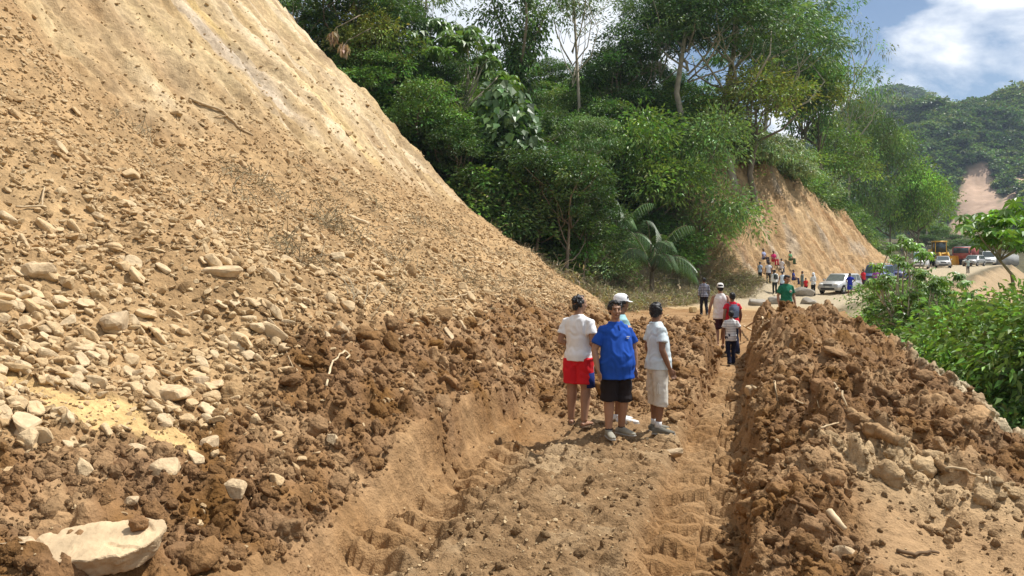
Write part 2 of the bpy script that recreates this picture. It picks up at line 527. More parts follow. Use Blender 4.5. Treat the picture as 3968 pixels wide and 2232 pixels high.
def flat_b(s, t):
    return sstep(2.0, 1.0, t + 0.5 * perlin(s * 1.5, t * 1.5, 34)) * sstep(-3.4, -3.75, s) * sstep(-5.3, -4.9, s)
def y_sand(s, t):
    u = (s - 2.25) * 0.55 + (t + 0.78) * 0.83; v = (s - 2.25) * 0.83 - (t + 0.78) * 0.55
    return sstep(1.0, 0.8, np.hypot(v / 0.85, (u - 0.05) / 0.25) + 0.5 * fbm(s * 2.2, t * 2.2, 62, 4))
def region_masks(s, t, q):
    berm = sstep(-2.72, -3.0, s) * sstep(17.6, 16.2, t)
    mound = sstep(5.2, 7, t) * (1 - sstep(15.2, 16, t)) * sstep(1.6, 0.6, q) * sstep(-2.05, -1.9, s)
    strip = sstep(-1.98, -1.8, s) * sstep(0.1, -0.3, s) * sstep(6.5, 5, t)
    tal_lo = 2.1 + 0.055 * np.clip(t, -3, 40) + 0.35 * perlin(s / 1.2, t / 1.2, 31)     # lower rim of the stone field
    mud = sstep(-0.05 + 0.25 * perlin(t * 0.9, s * 0.5, 33), 0.22 + 0.25 * perlin(t * 0.9, s * 0.5, 33), q) * sstep(tal_lo + 0.5, tal_lo - 0.3, s) * sstep(26, 20, t)
    stones = sstep(tal_lo - 0.3, tal_lo + 0.3, s) * sstep(9.4, 6.8, q + 0.9 * perlin(s / 2, t / 2, 32))
    scarp = sstep(6.8, 9.4, q + 0.9 * perlin(s / 2, t / 2, 32))
    return berm, mound, strip, mud, stones, scarp

def near_full(s, t):
    z, q = near_base(s, t)
    berm, mound, strip, mud, stones, scarp = region_masks(s, t, q)
    flatb = flat_b(s, t)
    lump = np.clip(berm * (1 - 0.85 * flatb) + 0.8 * mound + 0.75 * mud * (1 - y_sand(s, t)), 0, 1)
    nearm = sstep(24, 14, t)
    z = z + lump * (0.20 * clods(s, t, 0.42, 101, 0.7) + 0.12 * clods(s, t, 0.2, 111, 0.75) + 0.06 * clods(s, t, 0.10, 121, 0.8) * nearm) - 0.12 * lump
    fine = np.clip(0.35 * strip + 0.45 * stones * (1 - y_sand(s, t)), 0, 1)
    z = z + fine * (0.13 * clods(s, t * 1.2, 0.30, 131, 0.6) + 0.07 * clods(s, t * 1.3, 0.12, 141, 0.7))
    z = z + strip * 0.06 * fbm(s * 3, t * 6, 51, 4, 0.6)
    wallm = sstep(-0.25, 0.0, q) * sstep(0.5, 0.2, q) * sstep(9, 6, t)
    z = z + wallm * (0.05 * clods(s, t, 0.16, 181, 0.5) + 0.03 * fbm(s * 9, t * 9, 55, 3))
    z = z + 0.028 * fbm(s * 3.5, t * 3.5, 52, 4, 0.6) * (1 - lump)
    z = z + scarp * (0.15 * fbm(s * 1.2, t * 1.6, 53, 5, 0.62) - 0.10 * np.maximum(perlin(s / 1.3, t / 0.7, 54) - 0.55, 0)
                     + 0.10 * clods(s, t, 0.35, 151, 0.35))
    # beyond the slide the ground falls back to the natural hillside and the road
    x, y = to_xy(s, t)
    zf = np.array(z)
    fm = t > 17.5
    zf[fm] = h_far(x[fm], y[fm])
    te = slide_edge(s)
    hill = sstep(te - 0.1, te + 2.2, t)
    hill = np.where(q < 0.6, sstep(27, 33, t), hill)
    rb = sstep(17.6, 20, t) * sstep(-2.5, -5, s)
    k = np.maximum(hill, rb)
    z = z * (1 - k) + (zf - 0.12 * sstep(te, te + 3, t) * (q > 0.6)) * k
    return z

def near_colour(s, t):
    z0, q = near_base(s, t)
    berm, mound, strip, mud, stones, scarp = region_masks(s, t, q)
    n1 = fbm(s / 1.4, t / 1.4, 61, 4); n2 = fbm(s * 1.5, t * 1.5, 62, 3); n3 = perlin(s / 8, t / 1.0 + 0.3 * s, 63)
    c = lambda *v: np.array(v, float)
    def mixc(base, col, m): return base * (1 - m[..., None]) + col * m[..., None]
    road = c(0.288, 0.170, 0.077) + 0.06 * n1[..., None] * c(1, .8, .5)
    out = road
    brown = c(0.232, 0.130, 0.059) + 0.055 * n1[..., None] * c(1, .66, .38) + 0.03 * n2[..., None]
    out = mixc(out, brown, np.clip(mud + berm + mound, 0, 1))
    # drier crust on top of the mud
    out = mixc(out, c(0.325, 0.203, 0.099), np.clip(mud + berm + mound, 0, 1) * sstep(0.0, 0.6, n2 + 0.5 * n1) * 0.75)
    out = mixc(out, c(0.235, 0.145, 0.070), strip)
    out = mixc(out, c(0.33, 0.228, 0.125), strip * sstep(0.15, 0.6, n1) * .8)
    gold = c(0.37, 0.238, 0.115) + 0.07 * n1[..., None] * c(1, .75, .4)
    out = mixc(out, gold, np.clip(stones, 0, 1))
    sc = c(0.455, 0.33, 0.182) + 0.12 * n1[..., None] * c(1, .85, .5) + 0.05 * n3[..., None]
    sc = mixc(sc, c(0.60, 0.47, 0.30), sstep(0.1, 0.6, n3 + 0.4 * n1) * 0.8)
    sc = mixc(sc, c(0.58, 0.40, 0.15), sstep(0.35, 0.8, perlin(t / 1.3 + 0.25 * s, s / 7, 66)) * 0.55)
    sc = mixc(sc, c(0.40, 0.33, 0.26), sstep(0.45, 0.8, perlin(t / 2.2 + 0.3 * s, s / 5, 67)) * 0.6)
    sc = mixc(sc, c(0.36, 0.225, 0.108), sstep(14, 7, t + 0.35 * s + 3 * n1) * 0.75)
    out = mixc(out, sc, scarp)
    # yellow sand streak low on the rubble and pale soil on the berm
    ysand = y_sand(s, t)
    out = mixc(out, c(0.54, 0.36, 0.155), ysand)
    pale = sstep(1.0, 0.6, np.hypot((s + 4.2) / 0.85, (t - 2.0 - 0.5 * (s + 4.2)) / 1.0) + 0.4 * n2)
    out = mixc(out, c(0.47, 0.335, 0.185), pale * 0.85)
    cliff = sstep(-5.45, -5.8, s)
    out = mixc(out, c(0.50, 0.40, 0.255), cliff * sstep(30, 20, t))
    flatb = flat_b(s, t)
    out = mixc(out, c(0.34, 0.215, 0.108), flatb * 0.9)
    # behind the slide rim: leaf litter
    te = slide_edge(s)
    out = mixc(out, c(0.10, 0.075, 0.04), sstep(te + 0.3, te + 1.0, t) * (q > 0.6))
    out = out * (1 + 0.10 * n2[..., None])
    out = out * (1 - 0.16 * ((stones + scarp) * sstep(0.1, 0.55, fbm(s * 0.9, t * 1.1, 68, 4)))[..., None])
    return np.clip(out, 0.02, 0.85)

def grid_faces(nr, nc):
    i = np.arange(nr * nc).reshape(nr, nc)
    return np.stack([i[:-1, :-1], i[:-1, 1:], i[1:, 1:], i[1:, :-1]], -1).reshape(-1, 4)

# --- the near ground: one height field cut in three pieces of the setting
ts = [-4.2]
while ts[-1] < 36.5:
    ts.append(ts[-1] + max(0.017, 0.0042 * (ts[-1] + 5.74)))
ts = np.array(ts)
ss = [-9.0]
while ss[-1] < 27:
    v = ss[-1]
    ss.append(v + (0.09 if v < -6.6 else 0.021 if v < 3.6 else min(0.021 + 0.0075 * (v - 3.6), 0.13)))
ss = np.array(ss)
TT, SS = np.meshgrid(ts, ss, indexing='ij')
ZZ = near_full(SS, TT)
CC = near_colour(SS, TT)
XX, YY = to_xy(SS, TT)
NR, NC = SS.shape
Vn = np.stack([XX, YY, ZZ], -1).reshape(-1, 3); Cn = CC.reshape(-1, 3)
Fn = grid_faces(NR, NC)[:, ::-1]
fs = SS.reshape(-1)[Fn].mean(1); ft = TT.reshape(-1)[Fn].mean(1)
soil = soil_mat('soil', 14, 55, 0.05)
slope_soil = soil_mat('slope_soil', 7, 34, 0.07, 0.72, 1.22)
def submesh(name, mask):
    F = Fn[mask]; used, inv = np.unique(F, return_inverse=True)
    return np_mesh(name, Vn[used], inv.reshape(F.shape), Cn[used], smooth=True)
m_slope = fs > s_toe(ft)
m_berm = fs < -2.74
tag(obj('landslide_slope', submesh('landslide_slope', m_slope), slope_soil), kind='structure')
tag(obj('mud_berm', submesh('mud_berm', m_berm), soil), kind='structure')
tag(obj('mud_road', submesh('mud_road', ~m_slope & ~m_berm), soil), kind='structure')

from_grid = lambda G, s, t: None
def ground_z(x, y):
    """height of the built surface under a point"""
    s, t = to_st(x, y)
    if -9 < s < 27 and -4.2 < t < 36:
        ii = np.interp(t, ts, np.arange(NR)); jj = np.interp(s, ss, np.arange(NC))
        i = min(int(ii), NR - 2); j = min(int(jj), NC - 2); u = ii - i; v = jj - j
        return float((ZZ[i, j] * (1 - v) + ZZ[i, j + 1] * v) * (1 - u) + (ZZ[i + 1, j] * (1 - v) + ZZ[i + 1, j + 1] * v) * u)
    return float(h_far(np.array([x]), np.array([y]))[0])
def near_z(s, t):
    ii = np.interp(t, ts, np.arange(NR)); jj = np.interp(s, ss, np.arange(NC))
    i = np.clip(ii.astype(int), 0, NR - 2); j = np.clip(jj.astype(int), 0, NC - 2); u = ii - i; v = jj - j
    return (ZZ[i, j] * (1 - v) + ZZ[i, j + 1] * v) * (1 - u) + (ZZ[i + 1, j] * (1 - v) + ZZ[i + 1, j + 1] * v) * u

# --- the wider hillside and valley
gx = np.arange(-90, 190, 0.9); gy = np.arange(-40, 230, 0.9)
GX, GY = np.meshgrid(gx, gy)
GZ = h_far(GX, GY)
gs, gt = to_st(GX, GY)
inside = sstep(-8.8, -7.6, gs) * sstep(26.5, 25, gs) * sstep(36.3, 34.8, gt) * sstep(-4.1, -2.5, gt)
GZ = GZ - 3.0 * inside - 0.25
# dip the sheet under the finer road and cutting strip
ga, gd, gzr = (v.reshape(GX.shape) for v in road_near(GX, GY))
strip_in = sstep(28, 31, ga) * sstep(128, 124, ga) * sstep(-8.5, -7, gd) * sstep(19, 17, gd)
GZ = GZ - 1.2 * strip_in
litter = np.zeros(GX.shape + (3,)) + np.array((0.085, 0.075, 0.038))
litter = litter * (1 + 0.4 * fbm(GX / 4, GY / 4, 71, 3)[..., None])
Fg = grid_faces(*GX.shape)
hole = (inside.reshape(-1)[Fg].min(1) > 0.98)
tag(obj('hillside', np_mesh('hillside', np.stack([GX, GY, GZ], -1).reshape(-1, 3), Fg[~hole], np.clip(litter.reshape(-1, 3), 0.02, 1), smooth=True), soil_mat('forest_floor', 2, 12, 0.1)), kind='structure')

# --- the far road and the cut bank beside it, finer
aa = np.arange(28.5, 128, 0.22)
dd = np.r_[np.arange(-9, -4.5, 0.25), np.arange(-4.5, 3.4, 0.22), np.arange(3.4, 12, 0.11), np.arange(12, 19, 0.4)]
AA, DD = np.meshgrid(aa, dd, indexing='ij')
FX, FY, FZR = road_xy(AA, DD)
FZ = h_far(FX, FY)
d0g = np.interp(AA, A_CUT, D0_V); Hg = np.interp(AA, A_CUT, H_V); tng = np.interp(AA, A_CUT, TAN_V)
face = sstep(d0g - 0.2, d0g + 0.5, DD) * sstep(d0g + Hg / tng + 1.5, d0g + Hg / tng - 0.3, DD) * sstep(49, 53, AA) * sstep(106, 100, AA)
# gullies down the bank and loose ledges
g1 = 0.45 * perlin(AA / 1.7 + 0.35 * DD, DD / 6, 81) + 0.14 * perlin(AA / 0.7 + 0.5 * DD, DD / 2, 82) + 0.42 * fbm(AA * 1.1 + .4 * DD, DD * 1.5, 83, 5, .62) + 0.18 * clods(AA, DD, 0.6, 161, 0.4)
FZ = FZ + face * g1 * 0.9
# debris apron under the left end of the bank, where people sit
apron = np.interp(AA, [50.5, 52.5, 57.5, 60], [0, 1, 1, 0]) * (0.78 * np.clip(DD - 2.7, 0, 4.6)) * (1 + 0.25 * fbm(AA / 1.1, DD / 1.1, 88, 3)) + FZR
FZ = np.where((DD > 2.7) & (AA > 50.5) & (AA < 60), np.maximum(FZ, apron + 0.12 * clods(AA, DD, 0.5, 191, 0.6)), FZ)
FZ = FZ + 0.05 * fbm(AA * 1.4, DD * 1.4, 84, 4) + 0.06 * clods(AA, DD, 0.5, 171, 0.3) * sstep(2.5, 4, np.abs(DD))
flr = sstep(4.6, 3.4, np.abs(DD))
fc = np.zeros(AA.shape + (3,)) + np.array((0.085, 0.07, 0.038))
fc = fc * (1 + 0.35 * fbm(FX / 3, FY / 3, 72, 3)[..., None])
def mx(base, col, m): return base * (1 - m[..., None]) + np.array(col) * m[..., None]
n1 = fbm(AA / 1.8 + 0.3 * DD, DD / 5, 85, 4)
brush = sstep(3.0, 4.0, DD) * sstep(12, 10, DD + 0.8 * n1) * sstep(52, 48, AA)
fc = mx(fc, (0.30, 0.235, 0.14), brush)
fc = mx(fc, (0.40, 0.325, 0.215), flr)
fc = mx(fc, (0.43, 0.29, 0.14), flr * sstep(44, 34, AA))
bank = np.clip(face * 1.4, 0, 1)
bc = np.array((0.385, 0.250, 0.125)) + 0.10 * n1[..., None] * np.array((1, .8, .5))
bc = mx(bc, (0.36, 0.29, 0.21), sstep(0.25, 0.7, perlin(AA / 2.5, DD / 2.2, 86)) * 0.7)
bc = mx(bc, (0.34, 0.185, 0.08), sstep(0.3, 0.8, perlin(AA / 1.2 + DD * 0.4, DD / 3, 87)) * 0.7)
fc = fc * (1 - bank[..., None]) + bc * bank[..., None]
fc = mx(fc, (0.38, 0.27, 0.155), sstep(-4.2, -5.0, DD) * sstep(62, 70, AA + 2 * n1))
fc = mx(fc, (0.36, 0.30, 0.18), sstep(-4.2, -5.0, DD) * sstep(70, 62, AA + 2 * n1))
ns_, nt_ = to_st(FX, FY)
# sink where the near height field takes over
FZ = FZ - 0.5 * sstep(36.0, 35.0, nt_) * sstep(-8.6, -7.6, ns_)
Fa = grid_faces(*AA.shape)
Fa = Fa[~((nt_.reshape(-1)[Fa].max(1) < 34.6) & (ns_.reshape(-1)[Fa].min(1) > -8.0))]
fd = DD.reshape(-1)[Fa].mean(1)
Vf = np.stack([FX, FY, FZ], -1).reshape(-1, 3); Cf = np.clip(fc, 0.02, 0.85).reshape(-1, 3)
def submesh2(name, mask):
    F = Fa[mask]; used, inv = np.unique(F, return_inverse=True)
    return np_mesh(name, Vf[used], inv.reshape(F.shape), Cf[used], smooth=True)
tag(obj('dirt_road', submesh2('dirt_road', np.abs(fd) < 4.0), soil), kind='structure')
tag(obj('cut_bank', submesh2('cut_bank', fd >= 4.0), soil_mat('bank_soil', 2.2, 9, 0.22, 0.68, 1.25)), kind='structure')
tag(obj('road_embankment', submesh2('road_embankment', fd <= -4.0), soil), kind='structure')
FXYZ = (aa, dd, FZ)
def far_z(x, y):
    """height of the far road / bank strip"""
    a, d, z = road_near([x], [y])
    i = int(np.clip(np.searchsorted(aa, a[0]), 0, len(aa) - 1)); j = int(np.clip(np.searchsorted(dd, d[0]), 0, len(dd) - 1))
    return float(FZ[i, j])

# --- valley floor out to the horizon
vf = Geo(); n = 48
vf.v = [(0, 0, -13.5)] + [(r * math.cos(2 * math.pi * k / n), r * math.sin(2 * math.pi * k / n), -13.5) for r in (250, 5000) for k in range(n)]
vf.f = [(0, 1 + k, 1 + (k + 1) % n) for k in range(n)] + [(1 + k, 1 + n + k, 1 + n + (k + 1) % n, 1 + (k + 1) % n) for k in range(n)]
tag(obj('ground', vf.mesh('ground'), plain_mat('valley_floor', (0.06, 0.085, 0.03), 0.95, 0.3, 0.02, 0.1)), kind='structure')
# ================================================================== RUBBLE
def pick(U, V, y0=3.0, y1=135.0):
    """where the sight line through a photo point (2576 px wide) meets the built ground"""
    ax = (U - 1288) / 2000.0; az = -(V - 671) / 2000.0
    def below(y):
        x = ax * y; z = CAM_H + az * y
        s, t = to_st(x, y)
        g = ground_z(x, y) if (t < 35.5 and s > -8.8) else far_or_wide(x, y)
        return g - z
    y = y0; st = 0.06
    while y < y1:
        if below(y) > 0:
            lo, hi = y - st, y
            for _ in range(14):
                m = 0.5 * (lo + hi)
                if below(m) > 0: hi = m
                else: lo = m
            return Vector((ax * hi, hi, CAM_H + az * hi))
        y += st; st = 0.01 * y
    return Vector((ax * y1, y1, CAM_H + az * y1))
def far_or_wide(x, y):
    a, d, z = road_near([x], [y])
    if 28.5 < a[0] < 127 and -9 < d[0] < 18.5:
        i = int(np.clip(np.searchsorted(aa, a[0]), 0, len(aa) - 1)); j = int(np.clip(np.searchsorted(dd, d[0]), 0, len(dd) - 1))
        return float(FZ[i, j])
    return float(h_far(np.array([x]), np.array([y]))[0]) - 0.25
def wide_z(x, y):
    s, t = to_st(x, y)
    if -8.8 < s < 26.5 and -4 < t < 35.5: return ground_z(x, y)
    return far_or_wide(x, y)
def at(U, V, y):
    """point at depth y on the sight line through a photo point"""
    return Vector(((U - 1288) / 2000.0 * y, y, CAM_H - (V - 671) / 2000.0 * y))

rng = np.random.default_rng(11)
def hull_rock(name, n, dims, seed, sub=0, rough=0.0):
    r = random.Random(seed); bm = bmesh.new()
    for _ in range(n):
        p = Vector((r.gauss(0, 1), r.gauss(0, 1), r.gauss(0, 1))).normalized()
        k = max(abs(p.x), abs(p.y), abs(p.z))
        p = p * (0.55 + 0.45 / k) * r.uniform(0.85, 1.05)        # between ball and block
        bm.verts.new((p.x * dims[0] / 2, p.y * dims[1] / 2, p.z * dims[2] / 2))
    res = bmesh.ops.convex_hull(bm, input=bm.verts)
    bmesh.ops.delete(bm, geom=[v for v in bm.verts if not v.link_faces], context='VERTS')
    bmesh.ops.dissolve_limit(bm, angle_limit=R(14), verts=bm.verts, edges=bm.edges)
    bmesh.ops.bevel(bm, geom=bm.edges[:], offset=0.035 * max(dims), segments=1, affect='EDGES', profile=0.5)
    if sub:
        bmesh.ops.triangulate(bm, faces=bm.faces)
        bmesh.ops.subdivide_edges(bm, edges=bm.edges, cuts=sub, use_grid_fill=True)
        for v in bm.verts:
            v.co += v.co.normalized() * rough * (mnoise.fractal(v.co * 4 + Vector((seed, 0, 0)), 1.0, 2.0, 4))
    bmesh.ops.triangulate(bm, faces=bm.faces)
    me = bpy.data.meshes.new(name); bm.to_mesh(me); bm.free()
    return me

def clod_mesh(name, seed):
    bm = bmesh.new(); bmesh.ops.create_icosphere(bm, subdivisions=3, radius=0.5)
    r = random.Random(seed); off = Vector((r.uniform(0, 99), r.uniform(0, 99), r.uniform(0, 99)))
    sx, sy, sz = r.uniform(.85, 1.25), r.uniform(.75, 1.1), r.uniform(.55, .85)
    for v in bm.verts:
        n = v.co.normalized()
        f = 1 + 0.36 * mnoise.fractal(n * 1.4 + off, 0.9, 2.1, 4) + 0.20 * mnoise.noise(n * 3.5 + off) + 0.16 * abs(mnoise.noise(n * 7 + off)) + 0.07 * mnoise.noise(n * 14 + off)
        v.co = Vector((n.x * sx, n.y * sy, n.z * sz)) * 0.5 * f
    for f_ in bm.faces: f_.smooth = True
    me = bpy.data.meshes.new(name); bm.to_mesh(me); bm.free()
    return me

STONE = [hull_rock('stone_shape_%d' % i, 11 + i % 5 * 2, [(1, .7, .42), (1, .62, .5), (1, .8, .6), (1, .5, .3), (1, .75, .35), (1, .45, .4), (1, .9, .5), (1, .66, .28), (1, .7, .62), (1, .55, .45)][i], 500 + i) for i in range(10)]
m_stone_i = instance_mat('pale_rubble', (0.59, 0.435, 0.245), 0.9, 0.2, 6, 0.02, False, (0.36, 0.235, 0.115))
m_stone_o = instance_mat('pale_stone', (0.62, 0.47, 0.285), 0.9, 0.2, 5, 0.03, True, (0.44, 0.305, 0.16))
m_clod = clod_mat('mud_clod')
STONE_I = []
for me in STONE:
    c = me.copy(); c.materials.append(m_stone_i); STONE_I.append(c)
    me.materials.append(m_stone_o)
CLOD = [clod_mesh('clod_shape_%d' % i, 700 + i) for i in range(7)] + [hull_rock('crumb_shape_%d' % i, 13 + i, [(1, .8, .6), (1, .7, .5), (.9, .9, .7), (1, .6, .45), (1, .85, .5)][i], 760 + i) for i in range(5)]
for me in CLOD: me.materials.append(m_clod)

def st_points(n, s0, s1, t0, t1, dens):
    """random points of the (s,t) patch kept with probability dens, biased to the near side"""
    S = []; T = []
    while sum(len(a) for a in S) < n:
        m = n * 3
        s = rng.uniform(s0, s1, m)
        t = -5.74 + np.exp(rng.uniform(math.log(t0 + 5.74), math.log(t1 + 5.74), m))
        k = rng.uniform(0, 1, m) < dens(s, t)
        S.append(s[k]); T.append(t[k])
    return np.concatenate(S)[:n], np.concatenate(T)[:n]

def rnd_rot(n, tilt=0.5):
    return np.stack([rng.normal(0, tilt, n), rng.normal(0, tilt, n), rng.uniform(0, 6.283, n)], -1)

def slope_tilt(n, q):
    """rotation that lays pieces on the rubble slope (downhill to the right)"""
    return rnd_rot(n, 0.45)

def dens_stone(s, t):
    z, q = near_base(s, t)
    b, mo, st, mud, stones, sc = region_masks(s, t, q)
    patch = 0.35 + 0.65 * sstep(-0.3, 0.25, fbm(s / 1.1, t / 1.1, 91, 3))
    return np.clip(stones * patch * sstep(30, 20, t) + 0.05 * mud + 0.03 * sc * sstep(12, 8, q), 0, 1) * (1 - .97 * y_sand(s, t))

# candidates for the countable stones: coarse at the foot of the rubble, finer above
s, t = st_points(15000, 0.9, 9.5, -2.3, 28, dens_stone)
q = s - s_toe(t)
SLAB = pick(240, 1385)
keep = np.hypot(to_xy(s, t)[0] - SLAB.x, to_xy(s, t)[1] - SLAB.y) > .55
s, t, q = s[keep], t[keep], q[keep]
foot = sstep(5.5, 2.6, q)
size = np.exp(rng.normal(-2.78, 0.47, len(s))) * (0.95 + 0.65 * foot)
size = np.clip(size, 0.03, 0.34)
x, y = to_xy(s, t); z = near_z(s, t)
dist = np.sqrt(x ** 2 + y ** 2 + (z - 2.2) ** 2)
U = 1288 + 2000 * x / y; V = 671 + 2000 * (2.2 - z) / y
app = size / dist * ((U > -20) & (U < 2580) & (V > 0) & (V < 1460))
order = np.argsort(-app)
big, rest = order[:296], order[296:]
for k in big:
    i = int(rng.integers(0, 10)); sc_ = size[k] * rng.uniform(.9, 1.15)
    o = bpy.data.objects.new('stone', STONE[i]); COL.objects.link(o)
    o.location = (x[k], y[k], z[k] + 0.10 * sc_)
    o.rotation_euler = (rng.normal(0, .35), 0.45 + rng.normal(0, .35), rng.uniform(-0.9, 0.9) + (math.pi if rng.random() < .5 else 0))
    if abs(o.rotation_euler.z) > 2: o.rotation_euler.y *= -1
    o.scale = (sc_, sc_ * rng.uniform(.8, 1.15), sc_ * rng.uniform(.85, 1.25))
    shp = ('flat', 'wedge-shaped', 'blocky', 'thin slab-like', 'flat-topped', 'elongated', 'broad', 'plate-like', 'chunky', 'long')[i]
    siz = 'large' if sc_ > .2 else 'fist-sized' if sc_ < .11 else 'middle-sized'
    qq = s[k] - s_toe(t[k])
    whr = ('beside the yellow sand' if abs(s[k] - 2.25) < .8 and abs(t[k] + .8) < 1.0 else 'sunk in the brown mud below the stone field' if qq < 1.7 else 'at the lower rim of the stone field' if qq < 2.7
           else 'high among the gravel under the scarp' if qq > 4.6 else 'at the far end of the stone field near the slide rim' if t[k] > 8 else 'in the middle of the stone field')
    tag(o, '%s %s pale stone %s' % (siz, shp, whr), 'stone', 'loose stones of the landslide rubble')
n = len(rest)
P = np.stack([x[rest], y[rest], z[rest] + 0.12 * size[rest]], -1)
sz = size[rest][:, None] * rng.uniform(.8, 1.2, (n, 3))
ROT = rnd_rot(n, .45); ROT[:, 1] += 0
scatter('rubble_stones', P, ROT, sz, rng.integers(0, 10, n), rng.uniform(0, 1, n), STONE_I, 'smaller pale stones spread over the landslide rubble', 'stones')

# gravel and chips
def dens_gravel(s, t):
    z, q = near_base(s, t)
    b, mo, st, mud, stones, sc = region_masks(s, t, q)
    return np.clip(stones * sstep(31.5, 28, t) + 0.10 * mud + 0.22 * sc * sstep(24, 9, q) + 0.95 * st + 0.06 * b + 0.05 * (q < 0), 0, 1) * (1 - .2 * y_sand(s, t)) + .25 * y_sand(s, t)
s, t = st_points(40000, -5.5, 16, -2.6, 31.5, dens_gravel)
x, y = to_xy(s, t); z = near_z(s, t); n = len(s)
size = np.exp(rng.normal(-3.4, 0.45, n)) * np.clip(0.55 + (t + 5.7) / 13, .7, 2.9)
size[s < 0.4] *= 0.6
scatter('gravel', np.stack([x, y, z + 0.1 * size], -1), rnd_rot(n, .5), size[:, None] * rng.uniform(.75, 1.25, (n, 3)), rng.integers(0, 10, n), rng.uniform(0, 1, n), STONE_I, 'gravel and rock chips strewn over the slide', 'gravel')

# crumbled mud
def dens_clod(s, t):
    z, q = near_base(s, t)
    b, mo, st, mud, stones, sc = region_masks(s, t, q)
    flatb = flat_b(s, t)
    return (1 - .6 * y_sand(s, t)) * np.clip((b * (1 - .93 * flatb) + mo + mud + .8 * sstep(-2.4, -2.6, s) * (t < 16) * (1 - b)) * sstep(17.5, 15.5, t + (s > 0.8) * -12) + 0.05 * stones + 0.06 * st + 0.025 * (q < 0) * (t < 16), 0, 1)
s, t = st_points(48000, -5.9, 6, -2.8, 30, dens_clod)
kp = np.hypot(to_xy(s, t)[0] - SLAB.x - .03, to_xy(s, t)[1] - SLAB.y) > .42
s, t = s[kp], t[kp]
x, y = to_xy(s, t); z = near_z(s, t); n = len(s)
size = np.clip(np.exp(rng.normal(-3.45, 0.72, n)), 0.012, 0.26) * np.clip(0.75 + (t + 5.7) / 40, .7, 1.4)
size = np.where(y_sand(s, t) > .5, size * .5, size)
size = np.where((s < -2.6) & (t > 8), size * .72, size)
hi = sstep(0.1, 0.5, fbm(s / .8, t / .8, 95, 2))
scatter('mud_clods', np.stack([x, y, z + 0.05 * size], -1), rnd_rot(n, .9), size[:, None] * rng.uniform(.8, 1.2, (n, 3)), rng.integers(0, 12, n), np.clip(0.5 * hi + rng.uniform(0, .6, n), 0, 1), CLOD, 'crumbled brown mud clods on the berm and the slope foot', 'mud clods', near_colour(s, t))

# ---- the big slab at the foot of the slope with a clod on it
m_slab = instance_mat('slab_stone', (0.50, 0.37, 0.225), 0.9, 0.25, 6, 0.03, True, (0.46, 0.335, 0.195))
def slab():
    out = [(-.41, -.09), (-.34, -.19), (-.2, -.235), (-.02, -.23), (.17, -.18), (.29, -.11), (.38, .0), (.40, .10), (.35, .18), (.20, .20), (.0, .165), (-.22, .10), (-.36, .02)]
    g = Geo(); n_ = len(out)
    g.add([(a, b, .05) for a, b in out] + [(a * .9, b * .86, -.09) for a, b in out], [tuple(range(n_)), tuple(range(2 * n_ - 1, n_ - 1, -1))] + [(i, n_ + i, n_ + (i + 1) % n_, (i + 1) % n_) for i in range(n_)])
    me = remeshed(g, 'slab', .011, 2)
    co = np.empty(len(me.vertices) * 3); me.vertices.foreach_get('co', co); co = co.reshape(-1, 3)
    co[:, 2] += .009 * fbm(co[:, 0] * 4, co[:, 1] * 4, 3, 5, .6) - .012 * sstep(.2, .26, perlin(co[:, 0] * 3 + co[:, 1] * 5, co[:, 1] * 2, 9))
    co[:, 0] += .012 * fbm(co[:, 1] * 9, co[:, 2] * 14, 4, 4); co[:, 1] += .012 * fbm(co[:, 0] * 9, co[:, 2] * 14, 5, 4)
    me.vertices.foreach_set('co', co.ravel()); me.update()
    me.polygons.foreach_set('use_smooth', [False] * len(me.polygons))
    return me
p = pick(240, 1385)
o = obj('stone_slab', slab(), m_slab); o.location = p + Vector((0.0, 0.05, 0.025)); o.rotation_euler = (R(16), R(4), R(12))
o.scale = (0.92, 1.05, 1.1)
tag(o, 'large flat pale slab with a mud clod resting on it', 'stone slab')
def solo_rock(name, U, V, size, seed, label, cat, mat=None, rot=0.0, lift=0.15, dims=(1, .75, .6), tilt=0.0, y=None):
    p = pick(U, V) if y is None else at(U, V, y)
    if y is not None: p.z = wide_z(p.x, p.y)
    me = hull_rock(name, 22, dims, seed); me.materials.append(mat or m_slab)
    o = obj(name, me); o.location = p + Vector((0, 0, lift * size)); o.scale = (size,) * 3; o.rotation_euler = (tilt, 0, rot)
    return tag(o, label, cat)
m_solo_clod = instance_mat('solo_clod', (0.27, 0.145, 0.062), 0.95, 0.2, 9, 0.05, True, (0.30, 0.165, 0.075))
me = clod_mesh('clod_on_slab', 33); me.materials.append(m_solo_clod)
o = obj('mud_clod', me); o.location = Vector((p.x + 0.20, p.y + 0.14, p.z + 0.12)); o.scale = (0.105,) * 3
tag(o, 'round brown mud clod resting on the pale slab', 'mud clod')
